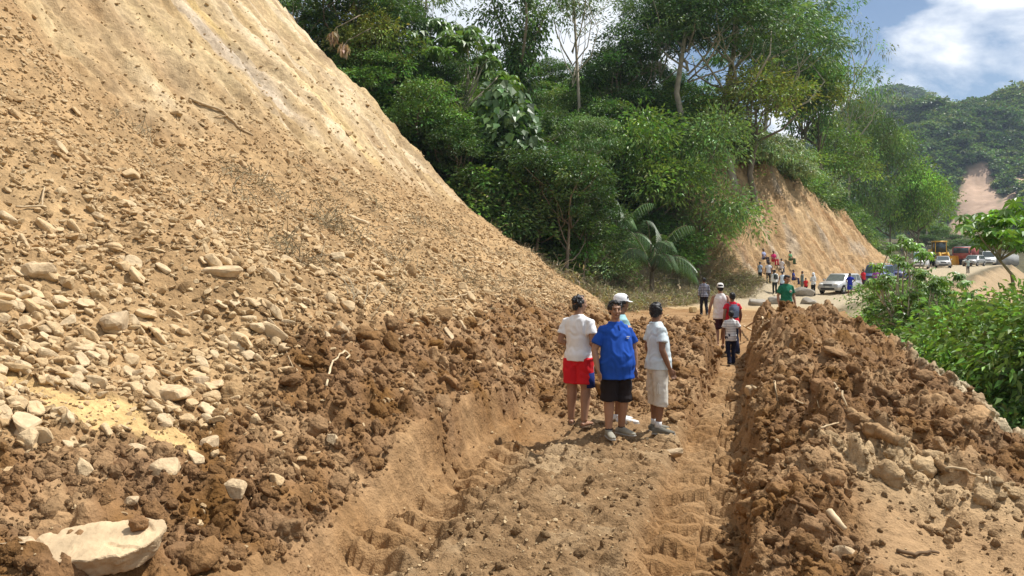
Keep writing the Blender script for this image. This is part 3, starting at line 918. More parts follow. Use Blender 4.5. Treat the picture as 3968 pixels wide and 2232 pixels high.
SOLO = [(430, 1000, .34, 'blocky pale stone half sunk in mud below the yellow sand', (1, .8, .6)), (415, 1185, .26, 'dusty rounded boulder casting a dark hollow in the mud', (1, .8, .75)),
        (72, 1095, .20, 'white squared stone on mud left of the slab', (1, .8, .7)), (500, 965, .28, 'long pale boulder leaning at the end of the yellow sand', (1, .5, .5)),
        (330, 1260, .14, 'small split pale stone above the slab', (1, .7, .7)), (530, 1130, .30, 'tilted grey-brown boulder sunk in the mud slope', (1, .7, .7)),
        (265, 872, .24, 'oval white stone at the upper rim of the yellow sand', (1, .6, .4)), (205, 882, .22, 'grey flat stone beside the oval white stone', (1, .7, .35)),
        (590, 1235, .20, 'cream crumbly stone in the mud above the wheel track', (1, .8, .9)), (560, 690, .55, 'long white slab lying across the stone field', (1, .4, .3)),
        (90, 690, .40, 'wide white block at the left edge of the stone field', (1, .7, .5)), (1890, 985, .30, 'pale grey stone stuck in the berm wall', (1, .8, .7)),
        (300, 820, .50, 'mud-caked boulder overhanging a dark hole', (1, .6, .5)), (1690, 1145, .30, 'greenish wedge of rock at the edge of the right rut', (.7, 1, .5)),
        (2130, 1395, .2, 'grey stone poking from the berm foot', (1, .8, .7)), (55, 1370, .16, 'cracked pale stone beside the slab', (1, .7, .6))]
for i, (U_, V_, s_, lab, dm) in enumerate(SOLO):
    solo_rock('stone', U_, V_, s_, 900 + i, lab, 'stone', m_slab, 0.4 * i, 0.05, dm, 0.2)
m_grey = instance_mat('grey_boulder', (0.37, 0.33, 0.27), 0.9, 0.2, 3, 0.03, True, (0.30, 0.265, 0.215))
for i, (U_, V_, s_, lab) in enumerate([(1905, 762, 1.15, 'broad pale grey boulder at the road edge before the cut bank'), (1955, 750, 1.3, 'grey boulder behind the man in green'), (1985, 762, 1.0, 'low grey boulder right of the man in green'),
                                       (2035, 752, 1.1, 'long grey boulder near the silver car'), (1470, 1290 - 640 + 60, .5, 'pale rock on the brushy bank above the fallen log'), (1590, 757, .7, 'pale stone at the foot of the cleared brush')]):
    solo_rock('boulder', U_, V_, s_, 950 + i, lab, 'boulder', m_grey, 0.7 * i, 0.12, (1, .8, .55), 0, (45, 47, 45, 47, 40, 43)[i])
for i, (U_, V_, s_, lab) in enumerate([(2020, 720, 1.6, 'dark grey boulder below the seated people at the cut bank'), (1990, 742, .8, 'sandy boulder in front of the seated people')]):
    solo_rock('boulder', U_, V_, s_, 970 + i, lab, 'boulder', m_grey, 0.7 * i, 0.15, (1, .8, .6), 0, (57, 53)[i])

# ---- roots, sticks and logs lying on the slope
m_root = plain_mat('dry_root', (0.46, 0.34, 0.20), 0.9, 0.25, 14, 0.15, 0, 0.01)
m_wood = plain_mat('split_wood', (0.60, 0.46, 0.28), 0.85, 0.2, 10, 0.2, 0, 0.01)
m_grass = plain_mat('dry_stem', (0.42, 0.36, 0.22), 0.9, 0.25, 8, 0.15)
def root(name, UV, r0, r1, label, cat='stick', mat=None, lift=0.02, forks=(), seed=1, sag=0.0):
    pts = [pick(u, v) for u, v in UV]
    base = pts[0].copy()
    rr = random.Random(seed)
    P = []
    for i in range(len(pts) - 1):
        for k in range(6):
            f = k / 6; p_ = pts[i].lerp(pts[i + 1], f)
            g = ground_z(p_.x, p_.y) if to_st(p_.x, p_.y)[1] < 35.5 else far_or_wide(p_.x, p_.y)
            L = (pts[i + 1] - pts[i]).length
            p_ += Vector((rr.uniform(-1, 1), rr.uniform(-1, 1), rr.uniform(-.5, 1))) * 0.018 * L
            p_.z = max(p_.z, g) + lift
            P.append(p_)
    P.append(pts[-1] + Vector((0, 0, lift)))
    n_ = len(P)
    g = Geo(); g.tube([p_ - base for p_ in P], [r0 + (r1 - r0) * i / (n_ - 1) for i in range(n_)], 7)
    for i, dv, L, rr_ in forks:
        q0 = P[min(i, n_ - 1)] - base
        g.tube([q0, q0 + Vector(dv) * L * .5 + Vector((0, 0, .1 * L)), q0 + Vector(dv) * L], [rr_, rr_ * .8, rr_ * .35], 6)
    o = obj(name, g.mesh(name, True), mat or m_root); o.location = base
    return tag(o, label, cat)
root('root', [(476, 250), (560, 282), (605, 327), (637, 343)], .035, .02, 'bare forked root lying below the pale scarp', 'root', forks=((8, (-.6, -.3, -.1), .5, .015), (12, (.5, -.3, -.2), .6, .012)))
root('root', [(822, 985), (832, 930), (867, 893), (880, 905), (870, 915)], .014, .009, 'pale curled root standing out of the brown mud slope', 'root', m_wood, 0.05)
root('stick', [(1110, 762), (1193, 737)], .022, .012, 'straight dry stick with side twigs on the slope', forks=((3, (.1, -.4, .5), .35, .008), (5, (-.1, -.3, -.5), .4, .008)))
root('root', [(1127, 792), (1150, 800), (1171, 833)], .035, .028, 'thick short root beside the dry stick', 'root')
root('root', [(1155, 739), (1180, 780), (1202, 811)], .018, .012, 'thin crooked root trailing below the dry stick', 'root')
root('root', [(1183, 651), (1250, 668), (1312, 676), (1375, 701)], .026, .014, 'long snaking root above the mud patch', 'root', m_wood)
root('fallen_log', [(1258, 580), (1320, 620), (1387, 660)], .07, .05, 'slim peeled trunk lying down the rim of the slide', 'log', m_wood, 0.06)
root('fallen_log', [(1394, 667), (1440, 695), (1469, 707), (1553, 739)], .06, .03, 'bent grey trunk below the peeled trunk at the slide rim', 'log', m_root, 0.05)
root('stick', [(917, 750), (945, 751), (995, 839)], .010, .006, 'thin bent stick beside the right end of the stone field')
root('stick', [(1005, 862), (1061, 830)], .016, .010, 'short bowed stick on the reddish mud')
root('stick', [(1215, 822), (1306, 828)], .012, .007, 'thin level stick on the brown slope')
root('plank', [(876, 547), (925, 566)], .055, .045, 'split pale length of wood in the gravel', 'wood', m_wood, 0.03)
root('stick', [(770, 540), (835, 556)], .022, .016, 'grey weathered stick left of the split pale wood')
root('stick', [(1290, 730), (1352, 700)], .018, .010, 'lone stick leaning on dark mud near the slide rim')
root('stick', [(660, 470), (676, 430), (690, 452)], .012, .006, 'forked twig high in the gravel')
root('stick', [(40, 530), (105, 528), (112, 480)], .012, .008, 'curved twig at the dark hollow beside the gravel', lift=.04)
root('stick', [(700, 860), (742, 940)], .006, .005, 'hair-thin root hanging down the mud slope')
root('stick', [(960, 402), (1010, 470)], .010, .006, 'grey wispy stem on the pale slope')
root('buried_log', [(2137, 1040), (2200, 1078), (2257, 1114), (2320, 1155), (2376, 1196)], .06, .05, 'mud-coated log slanting down the right berm', 'log', plain_mat('muddy_bark', (0.30, 0.19, 0.095), .95, .35, 16, .1, 0, .06), 0.01)
root('root', [(2376, 1196), (2440, 1206), (2480, 1215), (2492, 1245)], .016, .010, 'thin root curling from the lower end of the muddy log', 'root', m_root, .05)
root('broken_branch', [(2086, 1304), (2108, 1330), (2126, 1349)], .034, .022, 'broken pale branch end sticking out of the berm foot', 'branch', m_wood, 0.05)
root('stick', [(2104, 980), (2118, 1010), (2130, 1038)], .014, .010, 'upright stick above the muddy log', lift=.06)
root('stick', [(1899, 980), (1955, 1013)], .022, .016, 'stubby stick along the berm wall')
root('stick', [(2257, 1392), (2300, 1402), (2361, 1397)], .016, .010, 'dark bent twig on the trampled mud', mat=plain_mat('dark_twig', (.13, .08, .04), .9, .2, 12))
root('stick', [(1885, 833), (1915, 826), (1935, 812)], .03, .012, 'pale bent stick poking from the far berm', mat=m_wood, lift=.04)
root('stick', [(2040, 1090), (2085, 1075), (2110, 1068)], .012, .007, 'short twig above the muddy log end')
root('stick', [(2005, 1015), (2060, 1030)], .012, .008, 'twig lying level on the berm crest')
# block left on the road
g = Geo(); g.box((0, 0, .14), (.34, .26, .28)); me = g.mesh('block')
bm = bmesh.new(); bm.from_mesh(me); bmesh.ops.bevel(bm, geom=bm.edges[:], offset=.04, segments=2, affect='EDGES'); bm.to_mesh(me); bm.free()
o = obj('stone_block', me, plain_mat('yellow_block', (.55, .42, .21), .9, .2, 6, .15, 0, .02)); p = pick(1743, 787); o.location = p; o.rotation_euler = (0, 0, .5)
tag(o, 'squared yellowish block left on the sandy road', 'stone block')
# ================================================================== VEGETATION
def leaf_mat(name, spec=0.35, trans=0.3, rough=0.5):
    m = bpy.data.materials.new(name); m.use_nodes = True
    nt = m.node_tree; b = nt.nodes['Principled BSDF']; out = nt.nodes['Material Output']
    at = nt.nodes.new('ShaderNodeVertexColor'); at.layer_name = 'Col'
    oi = nt.nodes.new('ShaderNodeObjectInfo')
    c = mul_col(nt, at.outputs[0], oi.outputs['Random'], 1.08, 1.7, 0, 1)
    n = add_noise(nt, 0.5, 3)
    c = mul_col(nt, c, n, 0.75, 1.25)
    nt.links.new(c, b.inputs['Base Color'])
    b.inputs['Roughness'].default_value = rough; b.inputs['Specular IOR Level'].default_value = spec
    tr = nt.nodes.new('ShaderNodeBsdfTranslucent')
    tc = nt.nodes.new('ShaderNodeVectorMath'); tc.operation = 'MULTIPLY'; tc.inputs[1].default_value = (1.25, 1.3, 0.55)
    nt.links.new(c, tc.inputs[0]); nt.links.new(tc.outputs[0], tr.inputs['Color'])
    mx_ = nt.nodes.new('ShaderNodeMixShader'); mx_.inputs[0].default_value = trans
    nt.links.new(b.outputs[0], mx_.inputs[1]); nt.links.new(tr.outputs[0], mx_.inputs[2])
    nt.links.new(mx_.outputs[0], out.inputs['Surface'])
    return m
m_leaf = leaf_mat('leaf', 0.3, 0.24, 0.45)
m_gloss = leaf_mat('broad_leaf', 0.4, 0.3, 0.42)
m_bark = plain_mat('bark', (0.20, 0.16, 0.11), 0.9, 0.3, 3, 0.15, 0, 0.03)
m_palebark = plain_mat('pale_bark', (0.42, 0.36, 0.27), 0.9, 0.25, 3, 0.15, 0, 0.03)

class Leaves:
    def __init__(self, seed): self.r = np.random.default_rng(seed); self.V = []; self.F = []; self.C = []; self.n = 0
    def add(self, P, D, Nn, L, W, col, var=0.25, droop=0.15, cut=0.45):
        """rhombic leaves: base P, direction D, normal Nn, length L, width W"""
        r = self.r; n = len(P)
        D = D / (np.linalg.norm(D, axis=1)[:, None] + 1e-9)
        S = np.cross(Nn, D); S /= (np.linalg.norm(S, axis=1)[:, None] + 1e-9)
        Nn = np.cross(D, S)
        L = np.broadcast_to(np.asarray(L, float), (n,))[:, None]; W = np.broadcast_to(np.asarray(W, float), (n,))[:, None]
        mid = P + D * L * cut + Nn * L * 0.06
        tip = P + D * L - np.array([0, 0, 1.0]) * L * droop
        V = np.stack([P, mid + S * W / 2, tip, mid - S * W / 2], 1).reshape(-1, 3)
        F = np.arange(4 * n).reshape(n, 4) + self.n
        c = np.asarray(col, float); c = np.broadcast_to(c, (n, 3)) * (1 + var * r.normal(0, 1, (n, 1))) * (1 + 0.08 * r.normal(0, 1, (n, 3)))
        self.V.append(V); self.F.append(F); self.C.append(np.repeat(np.clip(c, 0.006, 0.6), 4, 0)); self.n += 4 * n
        return self
    def sprays(self, centers, per, sig, L, W, col, cvar=0.3, up=0.8, out_from=None, droop=0.2, flat=0.45, var=0.18):
        """clusters of leaves round the given centres"""
        r = self.r; m = len(centers)
        C = np.repeat(centers, per, 0); n = len(C)
        sg = np.repeat(sig * r.uniform(.6, 1.3, (m, 1)), per, 0)
        off = r.normal(0, 1, (n, 3)) * sg * np.array([1, 1, flat])
        P = C + off
        D = off + r.normal(0, .35, (n, 3)) * sg
        if out_from is not None:
            o = C - out_from; o /= np.linalg.norm(o, axis=1)[:, None] + 1e-9
            D = D + o * sg * 0.7
        D[:, 2] -= 0.25 * sg[:, 0]
        Nn = r.normal(0, 0.55, (n, 3)); Nn[:, 2] += up
        cc = np.broadcast_to(np.asarray(col, float), (m, 3)) * np.exp(cvar * r.normal(0, 1, (m, 1)))
        cc = cc * (1 + 0.12 * r.normal(0, 1, (m, 3)) * np.array([1, .4, .6]))
        return self.add(P, D, Nn, L * r.uniform(.6, 1.25, n), W * r.uniform(.7, 1.2, n), np.repeat(cc, per, 0), var, droop)
    def mesh(self, name, mat):
        me = np_mesh(name, np.vstack(self.V), np.vstack(self.F), np.vstack(self.C))
        me.materials.append(mat)
        return me

def lobe_points(r, lobes, n, shell=(0.72, 1.05), zmin=-0.5):
    w = np.array([l[1][0] * l[1][1] + l[1][0] * l[1][2] for l in lobes]); w = w / w.sum()
    k = r.choice(len(lobes), n, p=w)
    d = r.normal(0, 1, (n, 3)); d /= np.linalg.norm(d, axis=1)[:, None]
    d[:, 2] = np.where(d[:, 2] < zmin, -d[:, 2], d[:, 2])
    rad = r.uniform(*shell, (n, 1))
    c = np.array([l[0] for l in lobes])[k]; a = np.array([l[1] for l in lobes])[k]
    return c + d * a * rad, c

def branches(g, r, base, targets, r0, bend=0.15, n=6, thin=0.28):
    for tg in targets:
        b = Vector(base); e = Vector(tg); L = (e - b).length
        mid = b.lerp(e, .5) + Vector((r.gauss(0, 1), r.gauss(0, 1), -0.4)) * bend * L
        pts = [b, b.lerp(mid, .6), mid.lerp(e, .25), mid.lerp(e, .65), e]
        g.tube(pts, [r0, r0 * .85, r0 * .65, r0 * .45, r0 * thin], n)

PROTO = {}
def proto(key, name, parts, height, cat='tree'):
    """parts: list of (part name, mesh)"""
    PROTO[key] = (name, parts, height, cat)

def make_broad(key, name, seed, col, height=9.0, rad=3.2, lobes_n=7, clusters=190, per=34, L=.26, W=.13, sig=.32, bark=None, trunk_r=.17, base_frac=.35, cat='tree', cvar=.3, droop=.2, up=.8, mat=None, flat=.45):
    r = np.random.default_rng(seed); rr = random.Random(seed)
    lobes = []
    zc = height * (base_frac + (1 - base_frac) * .5); zr = height * (1 - base_frac) * .5
    for i in range(lobes_n):
        an = i * 2.4 + rr.uniform(-.4, .4); ra = rad * (0.25 + 0.45 * math.sqrt((i + .5) / lobes_n)); lz = zc + rr.uniform(-.55, .6) * zr
        lr = rad * rr.uniform(.38, .58)
        lobes.append(((ra * math.cos(an), ra * math.sin(an), lz), (lr, lr, lr * rr.uniform(.55, .8))))
    lobes.append(((0, 0, height - zr * .5), (rad * .5, rad * .5, zr * .5)))
    P, C = lobe_points(r, lobes, clusters)
    lv = Leaves(seed); lv.sprays(P, per, sig, L, W, col, cvar, up, np.repeat(C, per, 0), droop, flat)
    g = Geo()
    th = height * base_frac
    g.tube([(0, 0, -.6), (0, 0, 0), (rr.uniform(-.12, .12) * th, rr.uniform(-.12, .12) * th, th * .6), (rr.uniform(-.08, .08) * th, 0, th * 1.25), (0, 0, height * .8)], [trunk_r * 1.3, trunk_r * 1.1, trunk_r * .85, trunk_r * .6, trunk_r * .15], 8)
    for l in lobes:
        zs = min(l[0][2] * rr.uniform(.5, .78), height * .75); b0 = (rr.uniform(-.04, .04), rr.uniform(-.04, .04), max(zs, th * .55))
        branches(g, rr, b0, [l[0]], trunk_r * rr.uniform(.3, .5), .2)
        e = Vector(l[0]); m_ = Vector(b0).lerp(e, .6)
        branches(g, rr, m_, [e + Vector((rr.gauss(0, .6), rr.gauss(0, .6), rr.uniform(-.2, .5))) * l[1][0], e + Vector((rr.gauss(0, .6), rr.gauss(0, .6), rr.uniform(-.2, .5))) * l[1][0]], trunk_r * .16, .15, 5)
    proto(key, name, [('trunk', g.mesh(name + '_trunk', True), bark or m_bark), ('crown', lv.mesh(name + '_crown', mat or m_leaf), None)], height, cat)

DARK, MID, BRIGHT, YELL, GREY = (.060, .108, .030), (.100, .172, .042), (.150, .235, .052), (.190, .225, .045), (.150, .200, .085)
make_broad('broad1', 'broadleaf_tree', 1, MID, 9, 3.3, 8, 230, 40)
make_broad('broad2', 'broadleaf_tree', 2, DARK, 11, 3.6, 9, 250, 40, .28, .12)
make_broad('broad3', 'broadleaf_tree', 3, (.125, .180, .045), 8, 3.0, 7, 210, 40, .24, .11)
make_broad('fine1', 'feathery_tree', 4, (.088, .145, .040), 10, 4.2, 10, 260, 50, .32, .075, .34, m_palebark, .16, .5, droop=.3, flat=.28)
make_broad('fine2', 'feathery_tree', 5, (.068, .115, .034), 12, 4.6, 11, 290, 50, .32, .08, .36, m_palebark, .2, .5, droop=.3, flat=.3)
make_broad('yellow1', 'yellow_green_tree', 6, (.175, .210, .046), 8, 2.8, 7, 180, 34, .24, .10, .4)
make_broad('sparse1', 'open_crowned_tree', 7, (.105, .160, .045), 10, 4.0, 9, 85, 36, .28, .08, .5, m_palebark, .13, .45, droop=.35, flat=.3)
make_broad('sparse2', 'high_open_tree', 13, (.105, .160, .045), 12, 3.6, 7, 60, 36, .28, .09, .36, m_palebark, .11, .74, droop=.35, flat=.3)
for _i, _c in enumerate([MID, BRIGHT, (.085, .150, .036)]):
    make_broad('near%d' % (_i + 1), 'leafy_shrub', 70 + _i, _c, 3.0, 1.7, 7, 280, 40, .125, .055, .22, None, .05, .05, 'bush')
make_broad('bush1', 'leafy_bush', 8, MID, 3.2, 1.9, 6, 130, 32, .24, .11, .34, None, .06, .08, 'bush')
make_broad('bush2', 'leafy_bush', 9, BRIGHT, 2.8, 1.8, 6, 120, 32, .24, .11, .32, None, .06, .05, 'bush')
make_broad('bush3', 'leafy_bush', 10, GREY, 3.0, 1.9, 7, 130, 34, .22, .08, .34, None, .06, .08, 'bush')
make_broad('bush4', 'leafy_bush', 12, DARK, 3.4, 2.0, 6, 130, 32, .26, .12, .36, None, .07, .08, 'bush')

make_broad('mound', 'mounded_tree', 14, BRIGHT, 6.0, 3.0, 9, 260, 36, .26, .10, .38, None, .12, .10)
make_broad('mound2', 'mounded_tree', 15, (.125, .185, .06), 6.0, 3.0, 9, 260, 36, .24, .08, .38, None, .12, .10)
def make_vine(key, seed, height=11.0):
    r = np.random.default_rng(seed); rr = random.Random(seed)
    g = Geo()
    g.tube([(0, 0, -.6), (0, 0, 0), (.15, .1, height * .4), (-.1, 0, height * .62)], [.3, .26, .2, .15], 8)
    limbs = [((-.1, 0, height * .6), (-1.9, .3, height * .92)), ((-.1, 0, height * .6), (1.7, -.2, height * .97)), ((0, 0, height * .55), (.3, 1.2, height))]
    for a, b in limbs: branches(g, rr, a, [b], .11, .12)
    pts = []
    for k in range(150):      # ivy on the trunk
        z = rr.uniform(.4, height * .66); ra = .35 + .55 * abs(math.sin(z * 1.3 + 1)) * rr.uniform(.5, 1)
        an = rr.uniform(0, 6.28); pts.append((ra * math.cos(an), ra * math.sin(an), z))
    for a, b in limbs:
        for k in range(42):
            f = rr.random(); p_ = Vector(a).lerp(Vector(b), f)
            pts.append(tuple(p_ + Vector((rr.gauss(0, .35), rr.gauss(0, .35), -abs(rr.gauss(0, .8)) * f + .15))))
    lv = Leaves(seed); lv.sprays(np.array(pts), 34, .3, .22, .12, (.075, .130, .032), .3, .5, None, .5, .9)
    tips, C = lobe_points(r, [((-2.3, .3, height * .97), (1.2, 1.0, .5)), ((2.3, -.2, height * 1.0), (1.7, 1.3, .6)), ((.3, 1.3, height), (1.2, 1.2, .6))], 70)
    lv.sprays(tips, 34, .4, .26, .07, (.110, .170, .045), .25, .8, np.repeat(C, 34, 0), .35, .3)
    proto(key, 'vine_covered_tree', [('trunk', g.mesh('vine_trunk', True), m_bark), ('crown', lv.mesh('vine_crown', m_leaf), None)], height * 1.03)
make_vine('vine', 21)

def palmate(lv, C, Rr, col, nf=9, L=.45, W=.13, up=1.0):
    """umbrella leaves: fingers radiating from each centre"""
    r = lv.r; m = len(C)
    ph = r.uniform(0, 6.28, m)
    tilt = r.normal(0, .35, (m, 2))
    for f in range(nf):
        an = ph + f * 2 * math.pi / nf
        D = np.stack([np.cos(an), np.sin(an), -0.25 - .2 * r.random(m) + tilt[:, 0] * np.cos(an) + tilt[:, 1] * np.sin(an)], -1)
        Nn = np.stack([-tilt[:, 0] + .3 * np.cos(an), -tilt[:, 1] + .3 * np.sin(an), np.full(m, 1.0)], -1)
        lv.add(C, D, Nn, L * Rr, W * Rr, col, .12, .25, .6)

def make_cecropia(key, name, seed, height, tips_n, spread, leafR, col, trunk_frac=.5, per=7, bark=None, cat='tree', zspread=.35):
    r = np.random.default_rng(seed); rr = random.Random(seed)
    g = Geo(); th = height * trunk_frac
    g.tube([(0, 0, -.6), (0, 0, 0), (.06 * height * .3, 0, th * .5), (0, 0.05, th)], [.02 * height, .016 * height, .013 * height, .011 * height], 7)
    tips = []
    for i in range(tips_n):
        an = i * 2.4; ra = spread * math.sqrt((i + .5) / tips_n)
        tips.append((ra * math.cos(an), ra * math.sin(an), height * (1 - zspread * (ra / spread) ** 2 * rr.uniform(.6, 1.2))))
    branches(g, rr, (0, .05, th), tips, .008 * height, .1, 5, .5)
    lv = Leaves(seed)
    cents = np.array(tips).repeat(per, 0) + r.normal(0, leafR * .55, (tips_n * per, 3)) * np.array([1, 1, .6])
    palmate(lv, cents, leafR * r.uniform(.7, 1.15, len(cents)), np.array(col) * np.exp(.2 * r.normal(0, 1, (len(cents), 1))), 9, 1.0, .34)
    proto(key, name, [('trunk', g.mesh(name + '_trunk', True), bark or m_palebark), ('crown', lv.mesh(name + '_crown', m_gloss), None)], height, cat)
make_cecropia('cecropia', 'umbrella_leaf_tree', 31, 8.0, 26, 2.9, .55, (.100, .165, .042), .42, 8)
make_cecropia('cecsmall', 'umbrella_leaf_shrub', 32, 4.2, 12, 1.3, .42, (.115, .190, .045), .45, 7)
make_cecropia('cecnear', 'umbrella_leaf_shrub', 33, 4.0, 22, .95, .17, (.120, .200, .045), .4, 8, cat='bush', zspread=.5)

def make_bigleaf(key, seed):
    r = np.random.default_rng(seed); rr = random.Random(seed); g = Geo()
    g.tube([(0, 0, -.5), (0, 0, 0), (.2, 0, 2.0), (.1, .1, 4.5)], [.1, .09, .07, .03], 7)
    P, C = lobe_points(r, [((-.2, 0, 4.6), (1.0, .9, .9)), ((.9, -.2, 3.6), (1.2, 1.0, .8)), ((1.7, -.2, 2.8), (.9, .8, .7)), ((-.5, -.3, 3.2), (.8, .7, .8))], 300)
    branches(g, rr, (.15, 0, 2.2), [(-.2, 0, 4.6), (.9, -.2, 3.6), (1.7, -.2, 2.8), (-.5, -.3, 3.2)], .04)
    lv = Leaves(seed); n = len(P)
    D = (P - C); D[:, 2] = -np.abs(D[:, 2]) - .3
    Nn = r.normal(0, .4, (n, 3)) + (P - C) * .8; Nn[:, 2] += .8
    for k in range(3):
        lv.add(P + r.normal(0, .18, (n, 3)), D + r.normal(0, .4, (n, 3)), Nn, r.uniform(.3, .5, n), r.uniform(.26, .42, n), (.080, .140, .045), .25, .2, .4)
    proto(key, 'large_leaved_tree', [('trunk', g.mesh('bigleaf_trunk', True), m_palebark), ('crown', lv.mesh('bigleaf_crown', m_gloss), None)], 5.5)
make_bigleaf('bigleaf', 41)

def make_palm(key, seed, fronds=13, L=2.6, stem=.7):
    r = np.random.default_rng(seed); rr = random.Random(seed); g = Geo(); lv = Leaves(seed)
    g.tube([(0, 0, -.4), (0, 0, 0), (0, 0, stem)], [.12, .11, .09], 8)
    for i in range(fronds):
        an = i * 2.39 + rr.uniform(-.2, .2); el = rr.uniform(.35, 1.25)
        p = np.array([0, 0, stem]); d = np.array([math.cos(an) * math.cos(el), math.sin(an) * math.cos(el), math.sin(el)])
        pts = []; N = 18
        for k in range(N):
            pts.append(p.copy()); p = p + d * L / N; d = d + np.array([0, 0, -0.085 - .02 * k / N]); d /= np.linalg.norm(d)
        pts = np.array(pts)
        g.tube([tuple(q) for q in pts[::3]], [.02 - .0025 * k for k in range(len(pts[::3]))], 5)
        side = np.cross(np.array([0, 0, 1.0]), np.array([math.cos(an), math.sin(an), 0]))
        tang = np.gradient(pts, axis=0)
        for sgn in (-1, 1):
            for sub in (0, .5):
                Pq = pts[2:-1] + tang[2:-1] * sub
                D = side * sgn + tang[2:-1] / (L / N) * .7 + np.array([0, 0, -.35])
                Nn = np.tile(np.array([0, 0, 1.0]) + side * -.3 * sgn, (len(Pq), 1))
                prof = np.sin(np.linspace(.35, 2.9, len(Pq)))
                lv.add(Pq, D, Nn, .55 * prof + .08, .05, (.055, .095, .030), .15, .3, .5)
    proto(key, 'palm', [('stem', g.mesh('palm_stem', True), m_bark), ('fronds', lv.mesh('palm_fronds', m_gloss), None)], L * .8)
make_palm('palm', 51, 12, 2.2, .6)

def make_hanging(key, seed, col):
    """bush spilling over an edge"""
    r = np.random.default_rng(seed); rr = random.Random(seed); g = Geo(); pts = []
    g.tube([(0, 0, -.4), (0, 0, .2), (.3, -.3, 1.0)], [.1, .09, .06], 7)
    for k in range(16):
        an = rr.uniform(-2.7, .1) ; L = rr.uniform(1.6, 3.6); p = Vector((0, .3, 1.0)); d = Vector((math.cos(an) * .8, math.sin(an) * .8, .75))
        line = [p.copy()]
        for j in range(9):
            p = p + d * L / 9; d = (d + Vector((0, 0, -.26))).normalized(); line.append(p.copy())
            if j > 0: pts += [tuple(p + Vector((rr.gauss(0, .16), rr.gauss(0, .16), rr.gauss(0, .1))))] * 1
        g.tube(line[::3], [.04, .03, .02, .012], 5)
    P2, C2 = lobe_points(r, [((0, .2, 1.3), (1.5, 1.2, .8)), ((.6, -.6, .9), (1.3, 1.1, .8)), ((-.9, -.3, .8), (1.0, 1.0, .7))], 70)
    lv = Leaves(seed); lv.sprays(np.vstack([np.array(pts), P2]), 36, .26, .2, .075, col, .25, .8, None, .45, .5)
    proto(key, 'spilling_bush', [('stem', g.mesh('spill_stem', True), m_bark), ('foliage', lv.mesh('spill_foliage', m_leaf), None)], 2.6, 'bush')
make_hanging('spill1', 61, (.165, .215, .090)); make_hanging('spill2', 62, (.115, .170, .055))

_first = {}
def plant(key, loc, scale, rz, label, group=None, sxy=1.0, lean=(0, 0)):
    name, parts, h, cat = PROTO[key]
    o = empty(name, loc, rz); o.scale = (scale * sxy, scale * sxy, scale); o.rotation_euler = (lean[0], lean[1], rz)
    for pn, me, mt in parts:
        if mt is not None and len(me.materials) == 0: me.materials.append(mt)
        c = bpy.data.objects.new(pn, me); c.parent = o; COL.objects.link(c)
    tag(o, label, cat, group)
    return o
def plant_uv(key, U, Vtop, y, label, group=None, width=None, rz=None, sink=0.0, lean=(0, 0)):
    """stand a plant under the photo column U at depth y with its top at photo row Vtop"""
    x = (U - 1288) / 2000.0 * y; zt = CAM_H - (Vtop - 671) / 2000.0 * y; zb = wide_z(x, y) - sink
    sc_ = max((zt - zb) / PROTO[key][2], 0.15)
    return plant(key, (x, y, zb), sc_, rz if rz is not None else (U * 0.37) % 6.28, label, group, 1.0 if width is None else width / sc_, lean)

